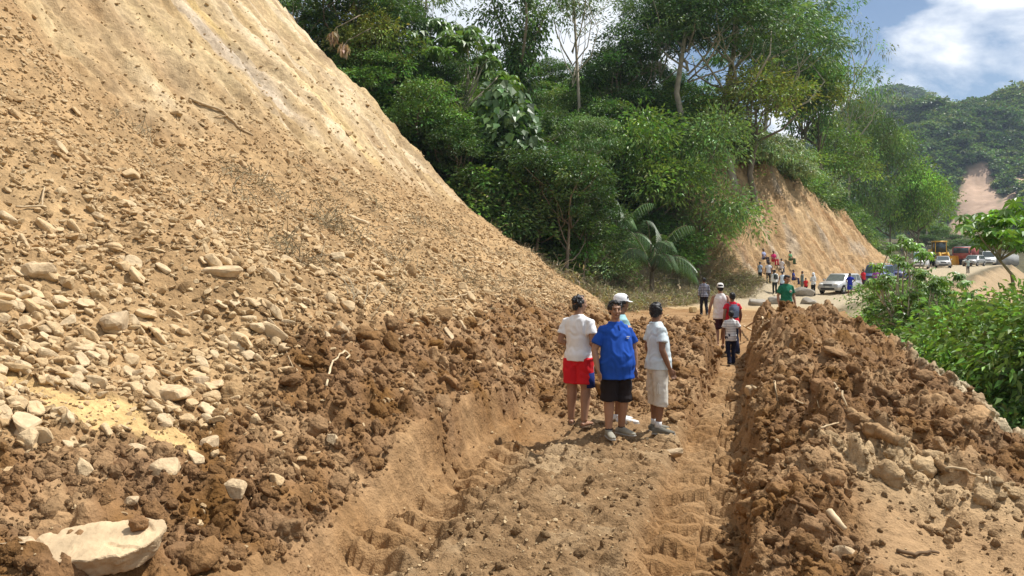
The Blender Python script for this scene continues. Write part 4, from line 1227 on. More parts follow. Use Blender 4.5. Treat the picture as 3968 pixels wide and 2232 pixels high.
def y_of(U, d):
    """depth of the line at offset d from the far road, under photo column U"""
    a_ = np.arange(40, 118, .25); x_, y_, _ = road_xy(a_, np.full_like(a_, d)); u_ = 1288 + 2000 * x_ / y_
    return float(np.interp(U, u_, y_))
import re as _re
KEYPOS = []
def short_of(lab): return _re.split(r' (?:at|with|behind|beside|against|above|below|in|over|under|right|left|hugging|leaning|sloping|arching|on|between|standing|to|spilling|trailing|crowning) ', lab)[0]
def near_key(x, y, zone):
    best = min((((x - a) ** 2 + (y - b) ** 2, n) for a, b, n, zn in KEYPOS if zn == zone))
    return best[1]
FG = 'forest on the hillside'
KEY = [
 ('fine1', 745, -60, 47.5, 'feathery tree against blue sky at the top rim of the slide', 1.0),
 ('broad2', 905, -90, 47.0, 'tall dark broadleaf tree at the top rim of the slide', 1.0),
 ('broad2', 990, -60, 50.0, 'dark broadleaf tree behind the drooping dead leaves', .72),
 ('yellow1', 935, 20, 46.0, 'yellowing broadleaf tree leaning over the slide rim', .8),
 ('sparse2', 1075, -60, 52.0, 'thin open tree with bare curved branches beside the umbrella-leaf tree', .9),
 ('cecropia', 1140, 62, 51.0, 'umbrella-leaf tree with candelabra branches against the clouds', .95),
 ('broad3', 1180, 175, 60.0, 'rounded yellow-green crown behind the umbrella-leaf tree', 1.0),
 ('vine', 1300, -40, 55.0, 'vine-smothered trunk standing against the clouds', 1.0),
 ('sparse2', 1440, -60, 57.5, 'open-crowned tree with drooping boughs right of the vine-smothered trunk', .85),
 ('broad2', 1560, 70, 60.0, 'dark dense tree left of the pale-limbed trees', .85),
 ('fine2', 1660, -30, 66.0, 'tall fine-leaved tree behind the dark dense tree', .8),
 ('fine2', 1730, -70, 63.0, 'spreading fine-leaved tree with pale forking limbs', 1.15),
 ('fine2', 1845, -60, 65.0, 'spreading fine-leaved tree with a slanting pale limb', 1.15),
 ('fine2', 1950, -20, -14, 'wide fine-leaved tree at the crest above the cut bank', 1.05),
 ('broad1', 2020, 90, -13, 'rounded tree with yellowish top above the cut bank', .9),
 ('sparse1', 2135, 22, -12.5, 'tall open tree with reddish tips at the right end of the crest', .95),
 ('yellow1', 2060, 150, -11.5, 'yellow-tinged tree below the tall open tree', .9),
 ('yellow1', 1900, 165, 64.5, 'bright mound-shaped tree below the pale limbs', 1.1),
 ('mound', 1640, 272, 56.0, 'bright bushy mound in the middle of the hillside', .9),
 ('mound2', 1760, 300, 57.0, 'grey-green leafy mound under the dark dense tree', .85),
 ('bigleaf', 1270, 215, 46.5, 'large-leaved pale green tree at the slide rim', 1.0),
 ('fine1', 1450, 290, 53.0, 'flat-topped feathery tree with yellowish tiers', .75),
 ('broad3', 1400, 225, 59.0, 'rounded tree on the skyline in the gap of clouds', .8),
 ('broad1', 1500, 250, 57.0, 'leafy tree below the skyline gap', .8),
 ('mound2', 2180, 270, -11, 'drooping leafy tree at the right shoulder of the hill', .9),
 ('mound2', 2240, 330, -11.0, 'feathery spreading tree sloping down to the road', .95),
 ('mound', 2310, 400, -9.5, 'lowest feathery spreading tree at the end of the cut bank', .9),
 ('broad3', 2100, 290, -11, 'grey-green tree over the shaded top of the cut bank', .9),
 ('broad1', 1060, 250, 49.0, 'leafy tree hugging the slide rim below the umbrella-leaf tree', .75),
 ('broad2', 1010, 150, 47.5, 'shaded tree behind the slide rim', .8),
 ('palm', 1640, 556, 48.0, 'young palm arching over the cleared brush', 1.0),
 ('palm', 1555, 500, 50.5, 'shaded palm behind the young palm', .9),
 ('cecsmall', 1240, 500, 45.5, 'umbrella-leaf shrub at the lower slide rim', .9),
 ('cecsmall', 1335, 530, 46.5, 'glossy umbrella-leaf shrub beside the fallen trunk', .9),
 ('cecsmall', 1490, 520, 49.0, 'hanging umbrella-leaf shrub over the brush', .9),
]
for k, U_, V_, y_, lab, wd in KEY:
    if y_ < 0: y_ = y_of(U_, -y_)
    o = plant_uv(k, U_, V_, y_, lab, FG)
    KEYPOS.append((o.location.x, o.location.y, short_of(lab), 'hill'))
    sxy = max(0.55, min(1.5, o.scale[2])) * wd
    o.scale = (sxy, sxy, o.scale[2])
for i, (k, U_, V_, y_, w_, rz_) in enumerate([('spill1', 1935, 330, -9.6, 1.5, 3.3), ('spill1', 1850, 400, -9.6, 1.3, 3.0), ('spill1', 1990, 405, -9.0, 1.1, 3.6), ('spill2', 1790, 400, -10, 1.3, 2.8), ('spill1', 1890, 365, -9.2, 1.4, 3.2)]):
    y_ = y_of(U_, -y_); x_ = (U_ - 1288) / 2000 * y_
    plant(k, (x_, y_, wide_z(x_, y_) - .1), w_, rz_ - 3.1, ['pale-leaved bush crowning the left end of the cut bank', 'pale bush spilling over the shaded corner of the bank', 'pale bush trailing down the face of the cut bank', 'dark bush left of the bank corner', 'broad pale bush on the rim of the bank'][i], 'bushes spilling over the cut bank')

# fill: trees and bushes of the hillside, told apart only by where they stand
rr = random.Random(77)
FILL = {'broad1': 'mid green forest tree', 'broad2': 'dark forest tree', 'broad3': 'olive green forest tree', 'bush1': 'green leafy bush', 'bush3': 'grey-green leafy bush', 'bush4': 'dark leafy bush', 'bush2': 'bright leafy bush'}
cnt = 0
for a_ in np.arange(32, 104, 2.3):
    for d_ in (7.2, 9.2, 11.4, 13.8, 16.6, 20, 24, 29):
        a2 = a_ + rr.uniform(-1.1, 1.1); d2 = d_ + rr.uniform(-1, 1)
        if 50 < a2 < 106 and d2 < np.interp(a2, [50, 55, 68, 78, 88, 98, 106], [10.5, 10.9, 10.5, 10, 9.3, 8.8, 8]): continue
        if a2 > 60 and d2 > 22: continue
        x_, y_, _ = road_xy(a2, d2); x_ = float(x_); y_ = float(y_)
        s_, t_ = (float(v) for v in to_st(x_, y_))
        if t_ < 34.3 or (a2 < 48 and d2 < 10.6): continue
        if d2 < 14: k = rr.choice(['bush1', 'bush4', 'bush1', 'bush3', 'bush2', 'bush4']); sc_ = rr.uniform(.7, 1.25)
        else: k = rr.choice(['broad1', 'broad3', 'broad2', 'bush1', 'bush4', 'bush2', 'broad3']); sc_ = rr.uniform(.5, .72) if k.startswith('broad') else rr.uniform(1.0, 1.35)
        if t_ < 40 and s_ < 6: sc_ *= .6
        plant(k, (x_, y_, wide_z(x_, y_) - .15), sc_, rr.uniform(0, 6.28), FILL[k] + ' near the ' + near_key(x_, y_, 'hill'), 'undergrowth and trees of the hillside forest', rr.uniform(.9, 1.2)); cnt += 1
# behind the upper rim of the slide
for s_ in np.arange(6, 30, 2.4):
    for t_ in (35.5, 38.5, 42):
        x_, y_ = (float(v) for v in to_xy(s_ + rr.uniform(-.8, .8), t_ + rr.uniform(-.8, .8)))
        k = rr.choice(['bush1', 'bush4', 'broad2', 'broad1', 'bush3'])
        plant(k, (x_, y_, wide_z(x_, y_) - .15), rr.uniform(.9, 1.4) if k.startswith('bush') else rr.uniform(.5, .75), rr.uniform(0, 6.28), FILL[k] + ' near the ' + near_key(x_, y_, 'hill'), 'undergrowth and trees of the hillside forest'); cnt += 1

# valley side: shrubs below the right edge of the road
for k, U_, V_, y_, lab in [('cecnear', 2280, 596, 24.0, 'tall umbrella-leaf shrub in front of the blue cars'), ('cecnear', 2395, 690, 25.0, 'slender umbrella-leaf shrub below the grey wagon'),
                           ('cecnear', 2335, 690, 22.0, 'half-grown umbrella-leaf shrub beside the tall one'), ('cecnear', 2235, 690, 27.0, 'small umbrella-leaf shrub at the edge of the bare verge')]:
    o = plant_uv(k, U_, V_, y_, lab, 'shrubs below the road edge'); KEYPOS.append((o.location.x, o.location.y, short_of(lab), 'valley'))
KEYPOS += [(12.5, 20.0, 'slender crooked tree', 'valley'), (8.5, 16.0, 'pale cliff of the berm edge', 'valley'), (15, 33.0, 'bare grassy verge', 'valley'), (22, 36, 'embankment', 'valley')]
VAL = {'near1': 'green leafy bush below the road edge', 'near2': 'bright green bush below the road edge', 'near3': 'dark leafy bush below the road edge', 'cecnear': 'low umbrella-leaf shrub below the road edge', 'fine1': 'feathery young tree below the road edge'}
def vcap(U): return np.interp(U, [2150, 2200, 2255, 2300, 2345, 2420, 2500, 2545, 2576, 2700], [800, 715, 650, 655, 700, 730, 735, 640, 560, 480])
for y_ in (13, 14.5, 16, 18, 20, 22.5, 25.5, 29, 33, 38, 44):
    for U_ in np.arange(2190, 2980, 58):
        U2 = U_ + rr.uniform(-25, 25); y2 = y_ * rr.uniform(.95, 1.05); x_ = (U2 - 1288) / 2000 * y2
        a_, d_, _ = road_near([x_], [y2])
        if d_[0] > -6.6 or d_[0] < -24: continue
        g_ = wide_z(x_, y2); far_ = (y2 - 13) / 31
        Vt = float(vcap(U2)) + (1 - far_) * rr.uniform(10, 260) + rr.uniform(0, 40)
        zt = CAM_H - (Vt - 671) / 2000 * y2
        if zt - g_ < .8: continue
        k = rr.choice(['near1', 'near2', 'near1', 'near3', 'cecnear', 'near2', 'near3'])
        h_ = min(zt - g_, PROTO[k][2] * 1.6)
        sc_ = h_ / PROTO[k][2]
        plant(k, (x_, y2, g_ - .15), sc_, rr.uniform(0, 6.28), VAL[k] + ' near the ' + near_key(x_, y2, 'valley'), 'shrubs below the road edge', min(1.5, .75 / sc_ + .35) if not k.startswith('fine') else .8); cnt += 1

# slender tree whose trunk stands before the valley shrubs
def slender():
    y_ = 20.0
    b = at(2536, 1010, y_); pts = [at(u, v, y_) for u, v in ((2536, 1010), (2534, 930), (2542, 840), (2556, 760), (2545, 690), (2515, 655), (2498, 618))]
    o = empty('slender_tree', (b.x, b.y, wide_z(b.x, b.y) - .3)); base = Vector(o.location)
    g = Geo(); pl = [Vector((b.x, b.y, base.z)) - base] + [p_ - base for p_ in pts]
    g.tube(pl, [.075, .07, .062, .055, .048, .04, .032, .02], 8)
    rr2 = random.Random(5); crown = []
    for u, v in ((2450, 570), (2490, 545), (2540, 540), (2575, 560), (2480, 600), (2550, 600), (2600, 600), (2520, 575), (2630, 560)):
        e = at(u, v, y_ + rr2.uniform(-.8, .8)) - base; crown.append(tuple(e))
    branches(g, rr2, pl[-2], crown, .025, .1, 5)
    obj('trunk', g.mesh('slender_trunk', True), plain_mat('slim_bark', (.30, .235, .15), .9, .25, 5, .15, 0, .02), o)
    lv = Leaves(88); c = np.array(crown).repeat(16, 0) + lv.r.normal(0, .3, (len(crown) * 16, 3)) * np.array([1, 1, .5])
    palmate(lv, c, .24 * lv.r.uniform(.7, 1.2, len(c)), np.array((.095, .165, .036)) * np.exp(.25 * lv.r.normal(0, 1, (len(c), 1))), 7, 1.0, .45)
    obj('crown', lv.mesh('slender_crown', m_gloss), None, o)
    tag(o, 'slender crooked tree with umbrella leaves below the road edge', 'tree')
slender()

# ---- loose undergrowth covering the forest floor
def clump_mesh(name, seed, col, L=.2, W=.07, n=110):
    r = np.random.default_rng(seed); lv = Leaves(seed)
    P = r.normal(0, .35, (n, 3)); P[:, 2] = np.abs(P[:, 2]) * .8
    D = P + r.normal(0, .2, (n, 3)); Nn = r.normal(0, .5, (n, 3)); Nn[:, 2] += .9
    lv.add(P, D, Nn, L * r.uniform(.6, 1.3, n), W, col, .25, .3)
    return lv.mesh(name, m_leaf)
CLUMP = [clump_mesh('clump_%d' % i, 200 + i, c, L, W) for i, (c, L, W) in enumerate([(MID, .2, .08), (DARK, .22, .09), (BRIGHT, .18, .07), (GREY, .18, .05), ((.07, .11, .025), .4, .035)])]
P = []
r2 = np.random.default_rng(5)
a_ = r2.uniform(31, 110, 15000); d_ = r2.uniform(5.5, 34, 15000)
lim = np.interp(a_, [31, 47, 50, 55, 68, 78, 88, 98, 106, 110], [8.5, 9.0, 9.8, 10.2, 9.9, 9.3, 8.5, 8.0, 7, 7])
x_, y_, _ = road_xy(a_, d_); s_, t_ = to_st(x_, y_)
k = (d_ > lim + 1.6 * (a_ < 48) + r2.normal(0, .4, len(a_))) & ((t_ > 34.0) | (s_ > 26.0))
P.append(np.stack([x_[k], y_[k], h_far(x_[k], y_[k])], -1))
a_ = r2.uniform(4, 70, 9000); d_ = -r2.uniform(6.6, 24, 9000)
x_, y_, _ = road_xy(a_, d_)
k = (d_ < -np.interp(a_, [4, 16, 20, 40, 55, 70], [7.0, 7.2, 9.5, 9.5, 7.5, 8.5]))
P.append(np.stack([x_[k], y_[k], h_far(x_[k], y_[k])], -1))
P = np.vstack(P); n = len(P)
scatter('undergrowth', P, rnd_rot(n, .25), np.repeat(r2.uniform(.7, 1.7, (n, 1)), 3, 1), r2.integers(0, 5, n), r2.uniform(0, 1, n), CLUMP, 'low leafy undergrowth covering the hillside and valley side', 'undergrowth')

# ---- cleared dry brush between the slide and the cut bank
def twig_mesh(name, seed):
    rr_ = random.Random(seed); g = Geo()
    for k_ in range(16):
        p_ = Vector((rr_.gauss(0, .3), rr_.gauss(0, .3), 0)); d = Vector((rr_.gauss(0, 1), rr_.gauss(0, 1), rr_.uniform(.1, 1.1))).normalized(); L = rr_.uniform(.25, .9)
        g.tube([p_, p_ + d * L * .5, p_ + d * L + Vector((0, 0, -.15 * L))], [.012, .009, .004], 3, cap=False)
    return g.mesh(name)
TW = [twig_mesh('twigs_%d' % i, 300 + i) for i in range(4)]
m_twig = instance_mat('dry_twigs', (.34, .27, .17), .95, .2, 4, .01, False, (.22, .18, .10))
for me in TW: me.materials.append(m_twig)
DRYC = []
for i in range(2):
    lv = Leaves(330 + i); n_ = 60; P0 = lv.r.normal(0, .3, (n_, 3)); P0[:, 2] = np.abs(P0[:, 2]) * .5
    lv.add(P0, lv.r.normal(0, 1, (n_, 3)), lv.r.normal(0, 1, (n_, 3)), .3, .035, [(.27, .22, .12), (.16, .18, .07)][i], .3, .3); DRYC.append(lv.mesh('dry_clump_%d' % i, m_leaf))
m = 4200; a_ = r2.uniform(30, 53, m); d_ = r2.uniform(3.6, 12, m)
x_, y_, _ = road_xy(a_, d_); s_, t_ = to_st(x_, y_)
k = (t_ > 31.0) & (d_ > 3.4 + np.interp(a_, [30, 40, 48, 53], [1.2, .4, .4, .3])) & ~((s_ - s_toe(t_) > 0.8) & (t_ < slide_edge(s_)))
z_ = np.array([wide_z(float(a), float(b)) for a, b in zip(x_[k], y_[k])]); n = int(k.sum())
scatter('dry_brush', np.stack([x_[k], y_[k], z_], -1), rnd_rot(n, .3), np.repeat(r2.uniform(.5, 1.3, (n, 1)), 3, 1), r2.integers(0, 6, n), r2.uniform(0, 1, n), TW + DRYC, 'tangle of cut dry brush and twigs beside the road', 'brush')
s_, t_ = st_points(240, 2.2, 7.5, 4, 30, lambda a, b: np.clip(.25 + .9 * perlin(a / 1.5, b / 1.5, 97), 0, 1))
x_, y_ = to_xy(s_, t_); n = len(s_)
scatter('dry_stems', np.stack([x_, y_, near_z(s_, t_)], -1), np.stack([r2.normal(0, .3, n), .5 + r2.normal(0, .3, n), r2.uniform(-.8, .8, n)], -1), np.repeat(r2.uniform(.25, .75, (n, 1)), 3, 1), r2.integers(0, 4, n), r2.uniform(0, 1, n), TW, 'dry stems and rootlets caught on the landslide slope', 'stems')
root('fallen_log', [(1490, 683), (1530, 700), (1572, 714)], .11, .08, 'fallen trunk with torn orange end in the cut brush', 'log', m_wood, .15)
root('fallen_log', [(1575, 716), (1600, 735), (1612, 742)], .09, .05, 'short forked log below the fallen trunk', 'log', m_root, .12)
root('branch', [(1709, 712), (1708, 745), (1722, 765)], .06, .05, 'white curved branch beside the road', 'branch', m_wood, .25)
root('branch', [(1695, 763), (1730, 750), (1765, 732)], .05, .03, 'white branch leaning towards the man in plaid', 'branch', m_wood, .15)
root('branch', [(1660, 705), (1715, 712)], .05, .03, 'straight pale branch on top of the brush', 'branch', m_wood, .2)
root('branch', [(1440, 655), (1466, 690)], .05, .03, 'grey branch tangled near the slide rim', 'branch', m_root, .2)
root('branch', [(1600, 660), (1640, 668), (1690, 690)], .05, .03, 'crooked dead branch in the middle of the brush', 'branch', m_root, .3)
def dead_leaves(U_, V_, y_, label):
    b = at(U_, V_, y_); g = Geo(); r_ = random.Random(int(U_))
    o = empty('dead_leaf_cluster', tuple(b))
    g.tube([(0, 0, 0), (.12, .2, .4), (.5, .5, .7), (1.3, .9, 1.3)], [.018, .02, .025, .035], 6)
    obj('branch', g.mesh('dead_branch', True), m_bark, o)
    lv = Leaves(int(U_)); n_ = 60
    P0 = lv.r.normal(0, .12, (n_, 3)); D = lv.r.normal(0, .35, (n_, 3)); D[:, 2] = -1
    lv.add(P0, D, lv.r.normal(0, 1, (n_, 3)), .38, .16, (.30, .22, .14), .2, .2); obj('leaves', lv.mesh('dead_leaves', m_leaf), None, o)
    tag(o, label, 'dead leaves')
dead_leaves(838, 85, 43.0, 'bundle of withered leaves drooping over the slide rim')
dead_leaves(866, 118, 43.2, 'smaller bundle of withered leaves by the slide rim')

# ---- trees at the foot of the far mountain, beyond the vehicles
for i, (k, U_, V_, y_) in enumerate([('broad3', 2300, 505, 150), ('broad1', 2345, 560, 160), ('broad2', 2400, 590, 167), ('broad1', 2450, 545, 182), ('broad3', 2500, 560, 172), ('broad2', 2550, 540, 182), ('broad1', 2600, 530, 182), ('fine1', 2330, 470, 157), ('broad1', 2420, 600, 150), ('broad3', 2370, 575, 182), ('broad1', 2480, 590, 152), ('broad2', 2330, 590, 144), ('fine1', 2290, 540, 137)]):
    o = plant_uv(k, U_, V_, y_, FILL[k] + ' beyond the queue of vehicles' if k in FILL else 'feathery tree beyond the queue of vehicles', 'trees beyond the vehicles'); o.scale = (max(o.scale[2], .9),) * 2 + (o.scale[2],)

# ---- far mountains
def mountain(name, x0, x1, y0, y1, fn, nx, ny, mat, scar=None):
    gx_ = np.linspace(x0, x1, nx); gy_ = np.linspace(y0, y1, ny); X_, Y_ = np.meshgrid(gx_, gy_); Z_ = fn(X_, Y_)
    c_ = np.zeros(X_.shape + (3,)) + np.array((.045, .075, .026))
    if scar is not None:
        m_ = scar(X_, Y_); c_ = mx(c_, (.42, .29, .20), m_)
    o = obj(name, np_mesh(name, np.stack([X_, Y_, Z_], -1).reshape(-1, 3), grid_faces(ny, nx), c_.reshape(-1, 3), True), mat)
    return tag(o, kind='structure')
def mz_right(x, y):
    ridge = 110 + 0.16 * (x - 290) + 7 * perlin(x / 70, x * 0, 301) + 4 * perlin(x / 25, x * 0, 302)
    f = sstep(300, 560, y + 20 * perlin(x / 60, y / 60, 303)) * sstep(140, 250, x + 0.12 * (y - 400))
    return -10 + (ridge + 10) * f * (1 - 0.35 * sstep(560, 800, y)) + 6 * fbm(x / 50, y / 50, 304, 4) * sstep(300, 380, y)
def mz_left(x, y):
    return -10 + 164 * np.exp(-((x - 420) / 150) ** 2 - ((y - 980) / 210) ** 2) + 104 * np.exp(-((x - 560) / 150) ** 2 - ((y - 1000) / 240) ** 2) + 10 * fbm(x / 90, y / 90, 311, 4)
def scar_fn(X_, Y_):
    Z_ = mz_right(X_, Y_); U_ = 1288 + 2000 * X_ / Y_; V_ = 671 - 2000 * (Z_ - 2.2) / Y_
    w = 30 + 30 * sstep(400, 540, V_) + 10 * perlin(Y_ / 9, X_ / 9, 321)
    a = sstep(1.15, .85, np.abs(U_ - (2462 - .12 * (V_ - 470))) / w) * sstep(405, 425, V_ + 14 * perlin(X_ / 8, Y_ / 8, 322))
    b = sstep(1.15, .85, np.abs(U_ - 2560 + .5 * (V_ - 480)) / 26) * sstep(420, 450, V_)
    c2 = sstep(1.15, .85, np.abs(U_ - 2365) / 14) * sstep(495, 515, V_)
    return np.clip(a + b + c2, 0, 1)
m_mtn = soil_mat('mountain_soil', .05, .3, 1.0)
mountain('mountain', 110, 760, 240, 820, mz_right, 260, 230, m_mtn, scar_fn)
mountain('far_mountain', 60, 1000, 650, 1400, mz_left, 150, 120, m_mtn)
def far_crown(name, seed, col):
    r = np.random.default_rng(seed); lv = Leaves(seed)
    P_, C_ = lobe_points(r, [((0, 0, .5), (.5, .5, .35)), ((.25, .1, .35), (.35, .35, .3)), ((-.2, -.2, .4), (.35, .35, .3))], 34, zmin=-.1)
    lv.sprays(P_, 7, .10, .22, .16, col, .25, .9, np.repeat(C_, 7, 0), .2, .5)
    return lv.mesh(name, m_leaf)
FC = [far_crown('far_crown_%d' % i, 400 + i, c) for i, c in enumerate([(.060, .105, .034), (.080, .132, .042), (.105, .160, .048), (.150, .195, .062)])]
def forest_on(name, fn, x0, x1, y0, y1, n, smin, smax, label, scar=None):
    X_ = r2.uniform(x0, x1, n); Y_ = r2.uniform(y0, y1, n); Z_ = fn(X_, Y_)
    U_ = 1288 + 2000 * X_ / Y_
    k_ = (U_ > 2050) & (U_ < 2900) & (Z_ > -6)
    if scar is not None: k_ &= scar(X_, Y_) < .05
    X_, Y_, Z_ = X_[k_], Y_[k_], Z_[k_]; n_ = len(X_)
    if not n_: return
    tint = r2.uniform(0, 1, n_); sc_ = r2.uniform(smin, smax, n_) * np.exp(.25 * r2.normal(0, 1, n_)); kind_ = np.clip(np.floor(2 + 2.6 * fbm(X_ / 45, Z_ / 30, 330, 3) + r2.normal(0, .7, n_)), 0, 3).astype(int)
    scatter(name, np.stack([X_, Y_, Z_ - .15 * sc_], -1), rnd_rot(n_, .1), np.stack([sc_, sc_, sc_ * r2.uniform(.7, 1.2, n_)], -1), kind_, tint, FC, label, 'forest')
forest_on('mountain_forest', mz_right, 130, 560, 280, 640, 30000, 3.6, 6.5, 'dense green forest covering the mountain across the valley', scar_fn)
forest_on('far_mountain_forest', mz_left, 200, 720, 700, 1100, 16000, 6, 10, 'hazy forest on the more distant peak', None)
# a few lone trees on the mountain skyline
for i, (U_, V_) in enumerate([(2443, 185), (2474, 183)]):
    y_ = 575.0; p = at(U_, V_, y_); zb = float(mz_right(np.array([p.x]), np.array([y_]))[0])
    plant('sparse1', (p.x, y_, zb - 1), 0.95 - .2 * i, 1.0 + i, 'lone tree on the mountain skyline', 'lone skyline trees')
print('fill plants', cnt)
# ================================================================== PEOPLE
m_skin = plain_mat('skin_brown', (0.235, 0.118, 0.066), 0.55, 0.10, 12, 0.35)
m_skin2 = plain_mat('skin_light_brown', (0.34, 0.185, 0.112), 0.55, 0.10, 12, 0.35)
m_hair = plain_mat('black_hair', (0.012, 0.010, 0.009), 0.5, 0.4, 60, 0.4, 0, 0.01)
m_eye = plain_mat('eye_dark', (0.010, 0.008, 0.007), 0.3, 0.1, 5)
m_lip = plain_mat('lip', (0.17, 0.065, 0.045), 0.5, 0.1, 8)
m_sole = plain_mat('rubber_sole', (0.32, 0.30, 0.26), 0.8, 0.2, 20)
_cm = {}
def cloth(col, var=0.08, rough=0.9):
    k = (col, var)
    if k not in _cm: _cm[k] = plain_mat('cloth_%d' % len(_cm), col, rough, var, 7, 0.12, 0, 0.006)
    return _cm[k]
def check_mat(name, c1, c2, c3, sx, sz):
    """woven check / stripe in object space"""
    m, nt, b = new_mat(name)
    tc = nt.nodes.new('ShaderNodeTexCoord'); sp = nt.nodes.new('ShaderNodeSeparateXYZ'); nt.links.new(tc.outputs['Object'], sp.inputs[0])
    def band(o, sc, lo):
        m1 = nt.nodes.new('ShaderNodeMath'); m1.operation = 'MULTIPLY'; nt.links.new(o, m1.inputs[0]); m1.inputs[1].default_value = sc
        m2 = nt.nodes.new('ShaderNodeMath'); m2.operation = 'FRACT'; nt.links.new(m1.outputs[0], m2.inputs[0])
        m3 = nt.nodes.new('ShaderNodeMath'); m3.operation = 'GREATER_THAN'; nt.links.new(m2.outputs[0], m3.inputs[0]); m3.inputs[1].default_value = lo
        return m3.outputs[0]
    mxa = nt.nodes.new('ShaderNodeMixRGB'); mxa.inputs[1].default_value = (*c1, 1); mxa.inputs[2].default_value = (*c2, 1)
    if sx: nt.links.new(band(sp.outputs['X'], sx, .6), mxa.inputs[0])
    else: mxa.inputs[0].default_value = 0
    mxb = nt.nodes.new('ShaderNodeMixRGB'); mxb.inputs[2].default_value = (*c3, 1); nt.links.new(mxa.outputs[0], mxb.inputs[1])
    if sz: nt.links.new(band(sp.outputs['Z'], sz, .6), mxb.inputs[0])
    else: mxb.inputs[0].default_value = 0
    nt.links.new(mxb.outputs[0], b.inputs['Base Color']); b.inputs['Roughness'].default_value = .9; b.inputs['Specular IOR Level'].default_value = .1
    return m

V3 = Vector
def pose(**k):
    """joints of a 1.70 m figure facing -Y, feet at z = 0"""
    d = dict(shL=V3((.172, .005, 1.355)), elL=V3((.235, .03, 1.11)), wrL=V3((.25, -.05, .87)), haL=V3((.25, -.08, .785)),
             shR=V3((-.172, .005, 1.355)), elR=V3((-.235, .03, 1.11)), wrR=V3((-.25, -.05, .87)), haR=V3((-.25, -.08, .785)),
             hiL=V3((.088, 0, .89)), knL=V3((.10, -.015, .48)), anL=V3((.105, .02, .085)), toL=V3((.13, -.17, .03)),
             hiR=V3((-.088, 0, .89)), knR=V3((-.10, -.015, .48)), anR=V3((-.105, .02, .085)), toR=V3((-.13, -.17, .03)),
             head=0.0, nod=0.0, lean=V3((0, 0, 0)), hip=V3((0, 0, 0)))
    for a, b in k.items(): d[a] = V3(b) if isinstance(b, (tuple, list)) else b
    return d

def hand_geo(g, wr, ha, side, curl=.5, r=1.0):
    """palm, four curled fingers and a thumb"""
    d = (ha - wr).normalized(); up = V3((0, -1, 0))
    if abs(d.dot(up)) > .8: up = V3((0, 0, 1))
    ac = d.cross(up).normalized() * (1 if side > 0 else -1); pn = ac.cross(d).normalized() * (1 if side > 0 else -1)   # across, palm normal
    fwd = V3((0, -1, 0)) - d * d.dot(V3((0, -1, 0)))
    fwd = fwd.normalized() if fwd.length > .2 else ac      # thumb side points forward
    inn = d.cross(fwd).normalized()
    L = (ha - wr).length
    p0 = wr + d * L * .25; p1 = wr + d * L * 1.0
    g.tube([wr, p0, p1], [(.024 * r, .020 * r), (.036 * r, .017 * r), (.040 * r, .016 * r)], 10, ref=tuple(inn))
    for i, (off, fl) in enumerate(((.030, .070), (.010, .080), (-.011, .074), (-.031, .056))):
        b = p1 + fwd * off * r - d * .008
        m = b + d * fl * .5 * r + inn * side * 0.0
        m2 = m + (d * (1 - curl) + (-inn if side > 0 else inn) * curl).normalized() * fl * .32 * r
        e = m2 + (d * (1 - curl * 1.6) + (-inn if side > 0 else inn) * curl * 1.3).normalized() * fl * .28 * r
        g.tube([b - d * .02, b, m, m2, e], [.0092 * r, .0092 * r, .0088 * r, .008 * r, .0062 * r], 6)
    tb = wr + d * L * .45 + fwd * .030 * r
    g.tube([wr + d * L * .2 + fwd * .012, tb, tb + (d * .8 + fwd * .45).normalized() * .04 * r, tb + (d * .95 + fwd * .2).normalized() * .065 * r], [.013 * r, .0125 * r, .0105 * r, .008 * r], 6)

